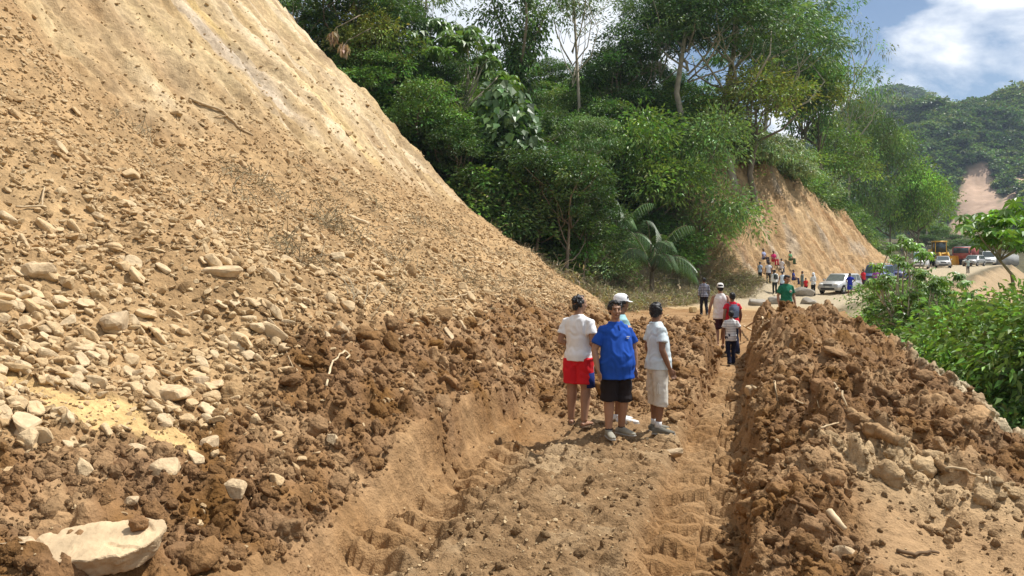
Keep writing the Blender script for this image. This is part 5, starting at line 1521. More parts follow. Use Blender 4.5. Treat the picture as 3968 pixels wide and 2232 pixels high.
def person(loc, yaw, H=1.70, P=None, shirt='tee', shirt_m=None, sleeve=.55, hem=.80, bottom='shorts', bottom_m=None, knee=.44, shoes='sneaker', shoe_m=None, sock_m=None, skin=None, hair=True, cap=None, belly=0.0, wide=1.0, lod=0, label='', cat='person', group=None, face=False, collar=False, sit=False, backpack=None, extra=None, legw=1.0, hair_bulk=1.0, name='person'):
    P = P or pose(); skin = skin or m_skin
    vox = (.0072, .012, .02)[lod]; k = H / 1.70
    o = empty(name, loc, yaw); o.scale = (k, k, k)
    tag(o, label, cat, group)
    ln = P['lean']; hp = P['hip']
    def lz(p):     # lean the upper body progressively
        f = max(0.0, min(1.0, (p.z - .92 - hp.z) / .5)); return p + ln * f
    tor = [(.80, .135, .10, 0), (.86, .160, .112, .005), (.93, .164, .112, .005), (1.03, .147, .098, -.005), (1.14, .155, .105, -.008), (1.26, .168, .112, -.005), (1.33, .165, .100, .005), (1.385, .128, .080, .012), (1.425, .088, .064, .012), (1.455, .060, .054, .012)]
    def torso_pts(zoff=0, grow=0, zlo=None, bel=belly, flare=0):
        pts, rad = [], []
        for z, rx, ry, yo in tor:
            if zlo is not None and z < zlo: continue
            b = bel * math.exp(-((z - 1.02) / (.15 if z > 1.02 else .26)) ** 2)
            f = flare * max(0, 1.1 - z)
            pts.append(lz(V3((0, yo - b * .55, z)) + hp)); rad.append(((rx + grow + f) * wide + b * .45, (ry + grow + f) * wide ** .5 + b * .6))
        return pts, rad
    # ---- body: one continuous skin
    g = Geo()
    pts, rad = torso_pts(); g.tube(pts, rad, 16)
    nk = lz(V3((0, .012, 1.40)) + hp); hc = lz(V3((0, -.012, 1.595)) + hp)
    rotz = Matrix.Rotation(P['head'], 3, 'Z') @ Matrix.Rotation(P['nod'], 3, 'X')
    def hd(v): return nk + V3((0, 0, .10)) + rotz @ (V3(v) + hc - nk - V3((0, 0, .10)))
    g.tube([nk, hd((0, .012, -.10)), hd((0, .0, -.03))], [(.062, .060), (.053, .055), (.052, .055)], 12)
    g.ell(hd((0, .008, .018)), (.074, .092, .092), 16, 12, rotz); g.ell(hd((0, -.022, -.048)), (.056, .066, .066), 14, 10, rotz); g.ell(hd((0, -.045, -.088)), (.030, .034, .026), 10, 8, rotz)
    if lod < 2:
        g.tube([hd((0, -.082, .018)), hd((0, -.100, -.012)), hd((0, -.108, -.030)), hd((0, -.092, -.038))], [.011, .013, .017, .010], 8)
        for sx in (-1, 1):
            g.ell(hd((sx * .076, .012, -.008)), (.010, .020, .031), 8, 8, rotz); g.ell(hd((sx * .036, -.066, -.030)), (.024, .022, .022), 8, 6, rotz)
        g.ell(hd((0, -.080, .030)), (.052, .018, .012), 10, 6, rotz)
    for S, sd in (('L', 1), ('R', -1)):
        sh, el, wr, ha = (lz(P[j + S] + hp) if j != 'x' else 0 for j in ('sh', 'el', 'wr', 'ha'))
        if P.get('fixarm' + S): el, wr, ha = P['el' + S], P['wr' + S], P['ha' + S]
        aw = wide ** .6
        g.tube([sh.lerp(V3((0, 0, sh.z)), .3) + V3((0, 0, .01)), sh, sh.lerp(el, .35), sh.lerp(el, .8), el, el.lerp(wr, .25), el.lerp(wr, .7), wr], [.050 * aw, .056 * aw, .049 * aw, .042 * aw, .039 * aw, .041 * aw, .033 * aw, .025 * aw], 10)
        if lod < 2: hand_geo(g, wr, ha, sd, P.get('curl', .45))
        else: g.tube([wr, wr.lerp(ha, .6), ha + (ha - wr) * .7], [.026, .036, .02], 6)
        hi, kn, an, to = P['hi' + S] + hp * 1.0, P['kn' + S], P['an' + S], P['to' + S]
        lw = legw
        g.tube([hi + V3((0, 0, .02)), hi.lerp(kn, .25), hi.lerp(kn, .7), kn, kn.lerp(an, .28), kn.lerp(an, .62), an], [.086 * lw, .083 * lw, .064 * lw, .054 * lw, .057 * lw, .044 * lw, .036 * lw], 12)
        ft = (to - an); ft.z = 0; ft = ft.normalized()
        he = an - ft * .045; he.z = an.z - .050
        sdv = V3((-ft.y, ft.x, 0))
        g.tube([he - ft * .012, he + ft * .03 + V3((0, 0, .012)), he.lerp(V3((to.x, to.y, he.z)), .55) + V3((0, 0, .006)), V3((to.x, to.y, he.z - .008))], [(.026, .028), (.034, .036), (.042, .028), (.034, .016)], 10, ref=(0, 0, 1))
    body = obj('body', remeshed(g, 'body', vox, 3 if lod == 0 else 2), skin, o)
    # ---- clothing
    cv = max(vox * 1.25, .009)
    if shirt:
        g = Geo()
        pts, rad = torso_pts(grow=.014, zlo=hem + .06, flare=.05)
        hipr = (.182 * wide + belly * .3, .128 * wide ** .5 + belly * .5)
        rad = [(max(r_[0], hipr[0]), max(r_[1], hipr[1])) if p_.z - hp.z < .95 else r_ for p_, r_ in zip(pts, rad)]
        first = pts[0].copy(); first.z = hem + hp.z; r0 = (rad[0][0] - .006, rad[0][1] - .006)
        g.tube([first] + pts, [(r0[0] + .010, r0[1] + .012)] + rad, 20)
        if sleeve > 0:
            for S in 'LR':
                sh, el, wr = lz(P['sh' + S] + hp), lz(P['el' + S] + hp), lz(P['wr' + S] + hp)
                if P.get('fixarm' + S): el, wr = P['el' + S], P['wr' + S]
                c0 = sh.lerp(V3((0, 0, sh.z)), .5) + V3((0, 0, .012))
                if sleeve <= 1: g.tube([c0, sh, sh.lerp(el, sleeve * .6), sh.lerp(el, sleeve)], [.060, .063 * wide ** .5, .064 * wide ** .5, .071 * wide ** .5], 12)
                else: g.tube([c0, sh, el, el.lerp(wr, .5), el.lerp(wr, .93)], [.060, .062 * wide ** .5, .055, .048, .042], 12)
        else:
            for sx in (-1, 1): g.tube([lz(V3((sx * .10, .01, 1.33)) + hp), lz(V3((sx * .085, .015, 1.425)) + hp)], [.035, .028], 8)
        obj('shirt', remeshed(g, 'shirt', cv, 3, .0078 if lod < 2 else .004, int(abs(loc[0]) * 10), (10, 10, 6)), shirt_m, o)
        if collar and lod < 2:
            g = Geo(); cpts = []
            for i in range(15):
                an_ = -.25 + i * (2 * math.pi - 0.0) / 14; cpts.append(lz(V3((.072 * math.sin(an_), .014 - .070 * math.cos(an_), 1.425 - .018 * math.cos(an_))) + hp))
            g.tube(cpts, [(.022, .010)] * 15, 6, ref=(0, 0, 1)); obj('collar', g.mesh('collar', True), shirt_m, o)
    if bottom:
        g = Geo()
        top = 1.00
        g.tube([V3((0, .0, .80)) + hp, V3((0, .005, .88)) + hp, V3((0, 0, .96)) + hp, V3((0, 0, top)) + hp], [(.150 * wide, .112), (.178 * wide, .128), (.172 * wide ** .8, .120), (.160 * wide ** .8, .108)], 18)
        for S in 'LR':
            hi, kn, an = P['hi' + S] + hp, P['kn' + S], P['an' + S]
            if bottom == 'shorts':
                e = hi.lerp(kn, (0.89 - knee) / (.89 - .48)) if knee >= .48 else kn.lerp(an, (.48 - knee) / .40)
                mid = hi.lerp(kn, .55)
                if knee < .48: g.tube([hi, mid, kn, e], [.105 * lw, .099 * lw, .094 * lw, .096 * lw], 14)
                else: g.tube([hi, mid, e], [.105 * lw, .100 * lw, .100 * lw], 14)
            else: g.tube([hi, hi.lerp(kn, .5), kn, kn.lerp(an, .5), an + V3((0, 0, -.045))], [.102, .088, .073, .066, .064], 12)
        obj('shorts' if bottom == 'shorts' else 'trousers', remeshed(g, 'trousers', cv, 3, .008, int(abs(loc[1]) * 7), (8, 8, 6)), bottom_m, o)
    for S in 'LR':
        an, to = P['an' + S], P['to' + S]; ft = (to - an); ft.z = 0; ft = ft.normalized(); z0 = an.z - .085
        A = V3((an.x, an.y, z0)); T = V3((to.x, to.y, z0))
        if shoes == 'sneaker':
            g = Geo()
            g.tube([A - ft * .075 + V3((0, 0, .045)), A - ft * .03 + V3((0, 0, .055)), A + ft * .04 + V3((0, 0, .055)), A.lerp(T, .62) + V3((0, 0, .042)), A.lerp(T, .9) + V3((0, 0, .036)), T + ft * .035 + V3((0, 0, .03))], [(.030, .036), (.041, .050), (.043, .048), (.050, .036), (.047, .029), (.026, .018)], 12, ref=(0, 0, 1))
            g.tube([an + V3((0, 0, -.04)), an + V3((0, 0, .018))], [.050, .047], 12)
            sh_ = obj('shoe', remeshed(g, 'shoe', max(.008, vox), 2), shoe_m, o)
            if lod < 2:
                g = Geo(); g.tube([A - ft * .082 + V3((0, 0, .012)), A - ft * .03 + V3((0, 0, .012)), A.lerp(T, .62) + V3((0, 0, .012)), A.lerp(T, .92) + V3((0, 0, .012)), T + ft * .040 + V3((0, 0, .012))], [(.034, .013), (.043, .013), (.053, .013), (.049, .013), (.026, .012)], 12, ref=(0, 0, 1))
                obj('sole', g.mesh('sole', True), m_sole, sh_)
                if sock_m:
                    g = Geo(); d_ = (P['kn' + S] - an).normalized(); g.tube([an, an + d_ * .05, an + d_ * .085], [.045, .043, .043], 12); obj('sock', g.mesh('sock', True), sock_m, o)
        elif shoes == 'sandal':
            g = Geo(); g.tube([A - ft * .075 + V3((0, 0, .010)), A + V3((0, 0, .010)), A.lerp(T, .6) + V3((0, 0, .010)), T + ft * .03 + V3((0, 0, .010))], [(.030, .010), (.040, .011), (.050, .011), (.030, .010)], 12, ref=(0, 0, 1))
            s_ = V3((-ft.y, ft.x, 0)); mid = A.lerp(T, .62)
            g.tube([mid - s_ * .05 + V3((0, 0, .01)), mid + V3((0, 0, .062)), mid + s_ * .05 + V3((0, 0, .01))], [.008, .009, .008], 6)
            obj('sandal', g.mesh('sandal', True), shoe_m, o)
    # ---- hair and headwear
    if hair:
        g = Geo(); hb = hair_bulk
        g.ell(hd((0, .022, .032)), (.079 * hb, .090 * hb, .086 * hb), 16, 12, rotz); g.ell(hd((0, .050, -.015)), (.068 * hb, .054 * hb, .060), 12, 10, rotz)
        if lod < 2:
            for sx in (-1, 1): g.ell(hd((sx * .064, .010, .022)), (.020 * hb, .038, .036), 8, 6, rotz)
            g.ell(hd((.015, -.045, .092)), (.050 * hb, .032 * hb, .020 * hb), 10, 6, rotz)
            g.ell(hd((0, .062, -.040)), (.058, .036, .048), 10, 8, rotz)
            for sx in (-1, 1): g.ell(hd((sx * .070, .030, -.005)), (.016, .036, .045), 8, 6, rotz)
            hr = random.Random(int(abs(loc[0]) * 100)); nb = 90 if hb > 1.04 else 46
            for _ in range(nb):      # locks
                th_ = hr.uniform(0, 6.283); cz = hr.uniform(-.25, 1); sr = math.sqrt(max(0, 1 - cz * cz))
                if math.sin(th_) < -.25 and cz < .62: continue
                rb = hr.uniform(.010, .017) * (1.35 if hb > 1.04 else .9)
                g.ell(hd((.078 * hb * sr * math.cos(th_), .022 + .089 * hb * sr * math.sin(th_), .032 + .085 * hb * cz)), (rb, rb, rb * hr.uniform(.7, 1.5)), 6, 5)
        obj('hair', remeshed(g, 'hair', max(vox, .008), 1, .009 * hb, 5, (34, 34, 26)), m_hair, o)
    if cap is not None:
        g = Geo(); cr = Matrix.Rotation(P['head'] + cap.get('turn', 0), 3, 'Z') @ Matrix.Rotation(P['nod'], 3, 'X')
        nu = 16; rows = [(0, 1.0), (.03, 1.0), (.06, .93), (.085, .74), (.10, .45), (.105, .05)]
        Vv = []; Ff = []
        for z_, rr_ in rows:
            for i in range(nu):
                a_ = 2 * math.pi * i / nu; Vv.append(hd((0, 0, 0)) + cr @ V3((.092 * rr_ * math.cos(a_), .012 + .108 * rr_ * math.sin(a_), .040 + z_)))
        for j in range(len(rows) - 1):
            for i in range(nu): Ff.append((j * nu + i, j * nu + (i + 1) % nu, (j + 1) * nu + (i + 1) % nu, (j + 1) * nu + i))
        g.add(Vv, Ff + [tuple((len(rows) - 1) * nu + i for i in range(nu))])
        cp = obj('cap', g.mesh('cap', True), cap['mat'], o)
        g = Geo(); bp = []
        for i in range(9):
            a_ = -1.15 + 2.3 * i / 8; bp.append((.088 * math.sin(a_), -.085 * math.cos(a_) + .0, .046)); 
        br = [(x_ * 1.02, y_ - .085 * math.cos(-1.15 + 2.3 * i / 8) ** .7, .030) for i, (x_, y_, z_) in enumerate(bp)]
        Vv = [hd((0, 0, 0)) + cr @ V3(p_) for p_ in bp + br] + [hd((0, 0, 0)) + cr @ (V3(p_) + V3((0, 0, -.006))) for p_ in bp + br]
        Ff = [(i, i + 1, 9 + i + 1, 9 + i) for i in range(8)] + [(18 + i, 18 + 9 + i, 18 + 9 + i + 1, 18 + i + 1) for i in range(8)] + [(9 + i, 9 + i + 1, 27 + i + 1, 27 + i) for i in range(8)]
        g.add(Vv, Ff); obj('brim', g.mesh('brim', True), cap.get('brim', cap['mat']), cp)
        if cap.get('mark'):
            g = Geo(); g.ell(hd((0, 0, 0)) + cr @ V3(cap['mark']), (.028, .016, .022), 8, 6, cr); obj('emblem', g.mesh('emblem', True), cloth((.03, .03, .04)), cp)
    if face:
        for sx in (-1, 1):
            g = Geo(); g.ell(hd((sx * .031, -.078, .004)), (.0135, .008, .0065), 8, 6, rotz); obj('eye', g.mesh('eye', True), m_eye, o)
            g = Geo(); g.tube([hd((sx * .014, -.090, .024)), hd((sx * .034, -.087, .031)), hd((sx * .054, -.070, .024))], [.0045, .0055, .0035], 6); obj('eyebrow', g.mesh('eyebrow', True), m_hair, o)
        g = Geo(); g.tube([hd((-.026, -.079, -.064)), hd((-.010, -.089, -.061)), hd((.010, -.089, -.061)), hd((.026, -.079, -.064))], [.004, .008, .008, .004], 8); obj('mouth', g.mesh('mouth', True), m_lip, o)
    if backpack:
        g = Geo(); b0 = lz(V3((0, .135, 1.20)) + hp)
        g.box((0, 0, 0), (.27, .14, .38)); bme = g.mesh('bag'); bm = bmesh.new(); bm.from_mesh(bme); bmesh.ops.bevel(bm, geom=bm.edges[:], offset=.055, segments=3, affect='EDGES'); bm.to_mesh(bme); bm.free()
        bme.polygons.foreach_set('use_smooth', [True] * len(bme.polygons))
        w = empty('backpack', loc, yaw); w.scale = (k, k, k)
        bb = obj('bag', bme, backpack['mat'], w, b0 + V3((0, .035, 0)))
        g = Geo(); g.box((0, .075, -.07), (.19, .05, .17)); obj('pocket', g.mesh('pocket'), backpack['mat2'], bb)
        for sx in (-1, 1):
            g = Geo(); g.tube([b0 + V3((sx * .09, -.03, .17)), b0 + V3((sx * .11, -.10, .235)), b0 + V3((sx * .125, -.24, .17)), b0 + V3((sx * .13, -.255, .02)), b0 + V3((sx * .15, -.13, -.12))], [(.024, .006)] * 5, 6, ref=(1, 0, 0)); obj('strap', g.mesh('strap', True), backpack['mat2'], w)
        tag(w, backpack['label'], 'backpack')
    if extra: extra(o, P, hd, lz)
    return o

def foot_z(x, y, r=.09):
    return max(wide_z(x + a, y + b) for a, b in ((0, 0), (r, 0), (-r, 0), (0, r), (0, -r)))
def place(U, V, y):
    x = (U - 1288) / 2000.0 * y
    return x, y

# near group on the trampled strip
white = (.80, .79, .77); red = (.62, .022, .030)
def loc_at(U, y, dz=0.0):
    x = (U - 1288) / 2000.0 * y
    return (x, y, foot_z(x, y) - .01 + dz)
def red_extra(o, P, hd, lz):
    for sx, c_, nm in ((-1, (.015, .03, .14), 'side_panel'),):
        g = Geo(); kn = P['knR'] if sx < 0 else P['knL']; hi = P['hiR'] if sx < 0 else P['hiL']
        a, b = hi.lerp(kn, .45), hi.lerp(kn, .92)
        off = V3((sx * .078, .01, 0))
        g.tube([a + off, b + off], [(.050, .066), (.052, .070)], 10); obj(nm, g.mesh(nm, True), cloth(c_), o)
        g = Geo(); g.tube([V3((sx * .165, -.02, .95)), hi.lerp(kn, .25) + V3((sx * .108, -.03, 0)), b + V3((sx * .104, -.055, 0))], [.006] * 3, 6); obj('piping', g.mesh('piping', True), cloth(white), o)
# man in white tee and red shorts, seen from behind
person(loc_at(1455, 10.65), R(150), 1.74, pose(head=R(-32), elR=(-.235, .06, 1.11), wrR=(-.10, -.17, 1.03), haR=(-.02, -.205, 1.04), elL=(.245, .05, 1.10), wrL=(.115, -.17, 1.02), haL=(.035, -.21, 1.03), anL=(.115, -.02, .085), toL=(.19, -.19, .03), anR=(-.11, .06, .085), toR=(-.13, -.13, .03)),
       'tee', cloth(white, .05), .62, .86, 'shorts', cloth(red), .56, 'sandal', cloth((.12, .08, .05)), None, m_skin2, True, lod=0, label='man in white tee and red shorts turned away from the berm', group='men waiting on the mud strip', extra=red_extra, wide=1.04, legw=1.18, hair_bulk=.95)
# man in blue polo looking round
def blue_extra(o, P, hd, lz):
    g = Geo(); g.box((.095, -.150, 1.27), (.045, .012, .012)); g.box((.09, -.150, 1.25), (.03, .012, .008)); obj('chest_logo', g.mesh('logo'), cloth((.75, .77, .8)), o)
    g = Geo(); g.tube([V3((0, -.088, 1.415)), V3((0, -.132, 1.30))], [(.016, .008), (.010, .006)], 6); obj('placket', g.mesh('placket', True), cloth((.012, .045, .24)), o)
person(loc_at(1549, 10.0), R(20), 1.69, pose(head=R(-16), nod=R(-4), elL=(.275, .02, 1.10), wrL=(.27, -.02, .86), haL=(.262, -.05, .775), elR=(-.285, .03, 1.10), wrR=(-.275, -.05, .86), haR=(-.262, -.085, .775), anR=(-.115, -.03, .085), toR=(-.15, -.21, .03), anL=(.12, .08, .085), toL=(.20, -.08, .03)),
       'polo', cloth((.018, .075, .36), .10), .72, .74, 'shorts', cloth((.022, .017, .017)), .46, 'sneaker', cloth((.30, .28, .22), .2), cloth((.05, .05, .06)), m_skin2, True, belly=.085, wide=1.13, lod=0, label='stout man in blue polo and black shorts looking back', group='men waiting on the mud strip', face=True, collar=True, extra=blue_extra, legw=1.17, hair_bulk=1.05)
# man in pale blue shirt and cream cargo shorts
m_cream = check_mat('cream_check', (.66, .62, .53), (.60, .55, .46), (.62, .58, .49), 14, 14)
def cargo_extra(o, P, hd, lz):
    for sx in (-1, 1):
        g = Geo(); g.box((sx * .165, .01, .60), (.045, .13, .16)); me = g.mesh('cargo_pocket'); bm = bmesh.new(); bm.from_mesh(me); bmesh.ops.bevel(bm, geom=bm.edges[:], offset=.015, segments=2, affect='EDGES'); bm.to_mesh(me); bm.free()
        obj('cargo_pocket', me, m_cream, o)
person(loc_at(1652, 10.35), R(104), 1.69, pose(head=R(38), elL=(.235, .03, 1.10), wrL=(.235, -.10, .88), haL=(.225, -.16, .80), elR=(-.235, .03, 1.11), wrR=(-.24, -.07, .87), haR=(-.235, -.11, .79), anL=(.11, -.01, .085), toL=(.14, -.20, .03), anR=(-.105, .03, .085), toR=(-.19, -.13, .03)),
       'polo', cloth((.60, .67, .68), .05), .62, .84, 'shorts', m_cream, .36, 'sneaker', cloth((.17, .16, .13), .25), cloth((.7, .7, .68)), m_skin, True, belly=.05, wide=1.05, lod=0, label='man in pale blue shirt and cream cargo shorts facing up the road', group='men waiting on the mud strip', collar=True, extra=cargo_extra, legw=1.0, hair_bulk=.95)
# man with white cap hidden behind the blue polo
person(loc_at(1562, 11.15), R(100), 1.78, pose(head=R(15)), 'tee', cloth((.30, .50, .52), .06), .6, .84, 'shorts', cloth((.03, .03, .035)), .48, 'sneaker', cloth((.66, .65, .62), .1), None, m_skin, True, dict(mat=cloth((.80, .79, .78)), mark=(-.06, -.045, .085)), lod=1, label='man in white cap standing behind the blue polo', group='men waiting on the mud strip')

# walkers going up the road
wk = pose(knL=(.09, -.12, .50), anL=(.09, -.12, .09), toL=(.10, -.31, .035), knR=(-.09, .03, .48), anR=(-.09, .22, .12), toR=(-.09, .05, .03), elL=(.24, .09, 1.12), wrL=(.25, .06, .88), haL=(.25, .05, .79), elR=(-.24, .0, 1.11), wrR=(-.25, -.12, .89), haR=(-.25, -.17, .81))
wk2 = pose(knR=(-.09, -.12, .50), anR=(-.09, -.12, .09), toR=(-.10, -.31, .035), knL=(.09, .03, .48), anL=(.09, .22, .12), toL=(.09, .05, .03), elR=(-.26, .09, 1.12), wrR=(-.28, .04, .88), haR=(-.28, .03, .79), elL=(.26, .0, 1.11), wrL=(.28, -.12, .89), haL=(.28, -.17, .81))
m_plaid = check_mat('plaid', (.45, .47, .52), (.045, .05, .085), (.06, .065, .11), 16, 14)
m_stripe = check_mat('fine_stripe', (.72, .71, .68), (.60, .59, .57), (.50, .49, .48), 0, 13)
dark = cloth((.018, .018, .024)); navy = cloth((.02, .024, .05))
WG = 'people walking up the rutted road'
person(loc_at(1771, 36.0), R(180), 1.70, wk, 'shirt', m_plaid, 1.6, .84, 'trousers', dark, shoes='sneaker', shoe_m=cloth((.2, .18, .15)), lod=1, label='man in checked shirt walking past the white branches', group=WG)
person(loc_at(1812, 21.8), R(172), 1.74, wk2, 'tank', cloth((.74, .71, .68), .06), 0, .78, 'shorts', cloth((.07, .03, .035)), .50, 'sandal', cloth((.1, .07, .05)), None, m_skin2, True, dict(mat=cloth((.72, .69, .63)), turn=math.pi, brim=cloth((.72, .69, .63)), mark=(0, -.09, .075)), wide=1.08, lod=1, label='man in white tank top and reversed cap walking in the rut', group=WG)
def red_vest(o, P, hd, lz):
    pass
person(loc_at(1842, 21.3), R(182), 1.66, wk, 'tee', cloth((.58, .02, .04)), .45, .84, 'trousers', navy, shoes='sneaker', shoe_m=dark, lod=1, wide=1.06, label='person in red top with a grey backpack walking in the rut', group=WG,
       backpack=dict(mat=cloth((.10, .12, .17)), mat2=cloth((.22, .26, .34)), label='dark blue-grey backpack worn over the red top'))
person(loc_at(1839, 20.0), R(176), 1.36, wk2, 'shirt', m_stripe, .75, .76, 'trousers', navy, shoes='sneaker', shoe_m=dark, lod=1, wide=.98, label='boy in white striped shirt following the backpack', group=WG, hair_bulk=1.02)
def badge(o, P, hd, lz):
    g = Geo(); g.ell((.07, -.128, 1.24), (.036, .008, .040), 12, 8); bq = obj('badge', g.mesh('badge', True), cloth((.62, .58, .48)), o)
    g = Geo(); g.ell((.07, -.133, 1.24), (.017, .007, .018), 10, 6); obj('badge_centre', g.mesh('badge_centre', True), cloth((.40, .05, .05)), bq)
person(loc_at(1978, 22.7), R(8), 1.70, pose(head=R(0), nod=R(18)), 'tee', cloth((.022, .15, .085), .1), .7, .80, 'trousers', dark, shoes='sneaker', shoe_m=dark, lod=1, skin=m_skin2, label='man in dark green tee with a round badge behind the berm', face=True, extra=badge)

# people waiting by the cut bank and the cars
def stand_far(U, V, y, yaw, H, label, top, bot, bottom='trousers', P=None, sl=.6, z=None, **kw):
    x = (U - 1288) / 2000.0 * y; zz_ = wide_z(x, y) if z is None else z
    return person((x, y, zz_ - .01), yaw, H, P, 'tee', cloth(top), sl, .82, bottom, cloth(bot), .48, 'sneaker', cloth((.06, .05, .045)), lod=2, label=label, **kw)
akimbo = pose(elL=(.34, .10, 1.16), wrL=(.19, .0, 1.0), haL=(.14, -.05, .98), elR=(-.34, .10, 1.16), wrR=(-.19, .0, 1.0), haR=(-.14, -.05, .98))
hold = pose(elL=(.22, -.02, 1.12), wrL=(.10, -.22, 1.10), haL=(.04, -.26, 1.12), elR=(-.22, -.02, 1.12), wrR=(-.10, -.22, 1.10), haR=(-.04, -.26, 1.12))
point_ = pose(elL=(.40, -.12, 1.36), wrL=(.62, -.22, 1.38), haL=(.70, -.25, 1.38))
G2 = 'people waiting by the cut bank'
stand_far(1912, 728, 57.0, R(120), 1.45, 'boy in pale blue shirt with a dark bag at his hip', (.42, .50, .66), (.02, .02, .03), group=G2)
stand_far(1933, 700, 58.5, R(175), 1.60, 'person in white shirt beside the striped backpack', (.70, .68, .72), (.03, .025, .03), group=G2)
stand_far(1949, 720, 56.5, R(185), 1.72, 'man in white shirt with a dark rucksack by the bank', (.76, .76, .74), (.02, .025, .022), sl=1.6, group=G2, backpack=dict(mat=cloth((.05, .06, .05)), mat2=cloth((.09, .09, .08)), label='dark rucksack on the man by the bank'))
stand_far(1968, 712, 57.5, R(180), 1.70, 'man in sleeveless pale blue top by the bank', (.58, .68, .78), (.03, .035, .09), 'shorts', sl=.15, group=G2)
stand_far(2018, 715, 60.5, R(-90), 1.60, 'person in grey-green dress pointing along the road', (.16, .22, .22), (.17, .18, .15), P=point_, group=G2)
stand_far(2027, 718, 59.5, R(190), 1.25, 'child in red shirt by the cut bank', (.55, .03, .03), (.02, .02, .02), group=G2)
def scarf(o, P, hd, lz):
    g = Geo(); g.ell(hd((0, .02, .02)), (.10, .115, .13), 10, 8); g.tube([hd((0, .04, -.05)), lz(V3((0, .10, 1.25)))], [(.10, .07), (.19, .05)], 10); obj('head_cloth', g.mesh('head_cloth', True), cloth((.74, .76, .78)), o)
stand_far(2046, 738, 57.2, R(-60), 1.66, 'person with a white cloth over the head beside the silver car', (.72, .74, .76), (.02, .02, .022), P=hold, sl=1.5, extra=scarf, group=G2)
stand_far(2138, 720, 56.8, R(178), 1.66, 'man in blue sports kit with hands on hips at the silver car', (.022, .035, .34), (.022, .035, .36), 'shorts', P=akimbo, group='people beside the cars')
stand_far(2172, 715, 62.5, R(20), 1.62, 'person in red top between the silver car and the blue car', (.55, .03, .04), (.03, .02, .03), 'shorts', group='people beside the cars')
stand_far(2204, 715, 62.0, R(175), 1.62, 'person in purple top in front of the blue car', (.33, .07, .32), (.06, .03, .06), 'shorts', P=akimbo, group='people beside the cars')
stand_far(2435, 665, 82.0, R(180), 1.55, 'person in pale green top by the grey wagon', (.42, .50, .44), (.08, .08, .08), group='people beside the cars')
# seated on the ledge of the bank
sitp = pose(hip=(0, 0, -.47), knL=(.12, -.40, .50), anL=(.12, -.42, .085), toL=(.13, -.60, .03), knR=(-.12, -.40, .50), anR=(-.12, -.42, .085), toR=(-.13, -.60, .03), elL=(.24, -.08, 1.12), wrL=(.12, -.30, 1.02), haL=(.08, -.36, 1.02), elR=(-.24, -.08, 1.12), wrR=(-.12, -.30, 1.02), haR=(-.08, -.36, 1.02))
def seat_at(U, V, H, label, top, bot, yaw, sl=.6, P=None):
    b = pick(U, V, 50); x, y, z = b.x, b.y, b.z
    g = Geo()
    return person((x, y - .35, z - .42), yaw, H, P or sitp, 'tee', cloth(top), sl, .82, 'trousers', cloth(bot), shoes='sneaker', shoe_m=dark, lod=2, label=label, group='people resting on the ledge of the cut bank')
seat_at(1917, 650, 1.6, 'person in white and navy top seated on the bank ledge', (.36, .38, .55), (.05, .045, .06), R(40))
seat_at(1942, 655, 1.6, 'person in crimson dress sitting on the bank ledge', (.52, .03, .12), (.50, .03, .05), R(20))
seat_at(1984, 652, 1.5, 'child in green top seated highest on the bank ledge', (.14, .30, .14), (.07, .12, .05), R(40))
seat_at(1962, 672, 1.5, 'person in white top and jeans bending on the ledge', (.66, .63, .62), (.05, .07, .12), R(150))
seat_at(1992, 702, 1.6, 'person in dark blue reclining at the foot of the ledge', (.03, .045, .20), (.03, .035, .08), R(60))
seat_at(1932, 682, 1.6, 'person in olive cap and brown clothes below the ledge', (.14, .13, .09), (.10, .09, .07), R(10))
# ================================================================== VEHICLES
def paint(name, col, rough=.32):
    m, nt, b = new_mat(name)
    rgb = nt.nodes.new('ShaderNodeRGB'); rgb.outputs[0].default_value = (*col, 1)
    n = add_noise(nt, 2.5, 5)
    mixn = nt.nodes.new('ShaderNodeMixRGB'); mixn.inputs[2].default_value = (.42, .34, .23, 1); nt.links.new(rgb.outputs[0], mixn.inputs[1])
    mr = nt.nodes.new('ShaderNodeMapRange'); mr.inputs[1].default_value = .4; mr.inputs[2].default_value = .75; mr.inputs[3].default_value = .06; mr.inputs[4].default_value = .35
    nt.links.new(n, mr.inputs[0]); nt.links.new(mr.outputs[0], mixn.inputs[0])      # road dust
    nt.links.new(mixn.outputs[0], b.inputs['Base Color'])
    b.inputs['Roughness'].default_value = rough; b.inputs['Metallic'].default_value = .15
    return m
m_glass = plain_mat('car_glass', (.045, .06, .06), .08, .1, 3, .6)
m_tyre = plain_mat('tyre', (.025, .024, .022), .9, .3, 10, .1)
m_rim = plain_mat('alloy_rim', (.55, .54, .52), .4, .1, 10, .4, .6)
m_lamp = plain_mat('lamp_glass', (.75, .74, .70), .15, .05, 6, .6)
m_dark = plain_mat('dark_plastic', (.03, .03, .03), .6, .2, 8, .3)
m_plate = plain_mat('number_plate', (.55, .55, .52), .5, .1, 8, .3)
m_tail = plain_mat('tail_lamp', (.35, .015, .012), .25, .1, 6, .5)

def bev(me, off, seg=2, ang=25):
    bm = bmesh.new(); bm.from_mesh(me)
    ed = [e for e in bm.edges if len(e.link_faces) == 2 and e.calc_face_angle(0) > R(ang)]
    bmesh.ops.bevel(bm, geom=ed, offset=off, segments=seg, affect='EDGES'); bm.to_mesh(me); bm.free()
    me.polygons.foreach_set('use_smooth', [True] * len(me.polygons)); return me

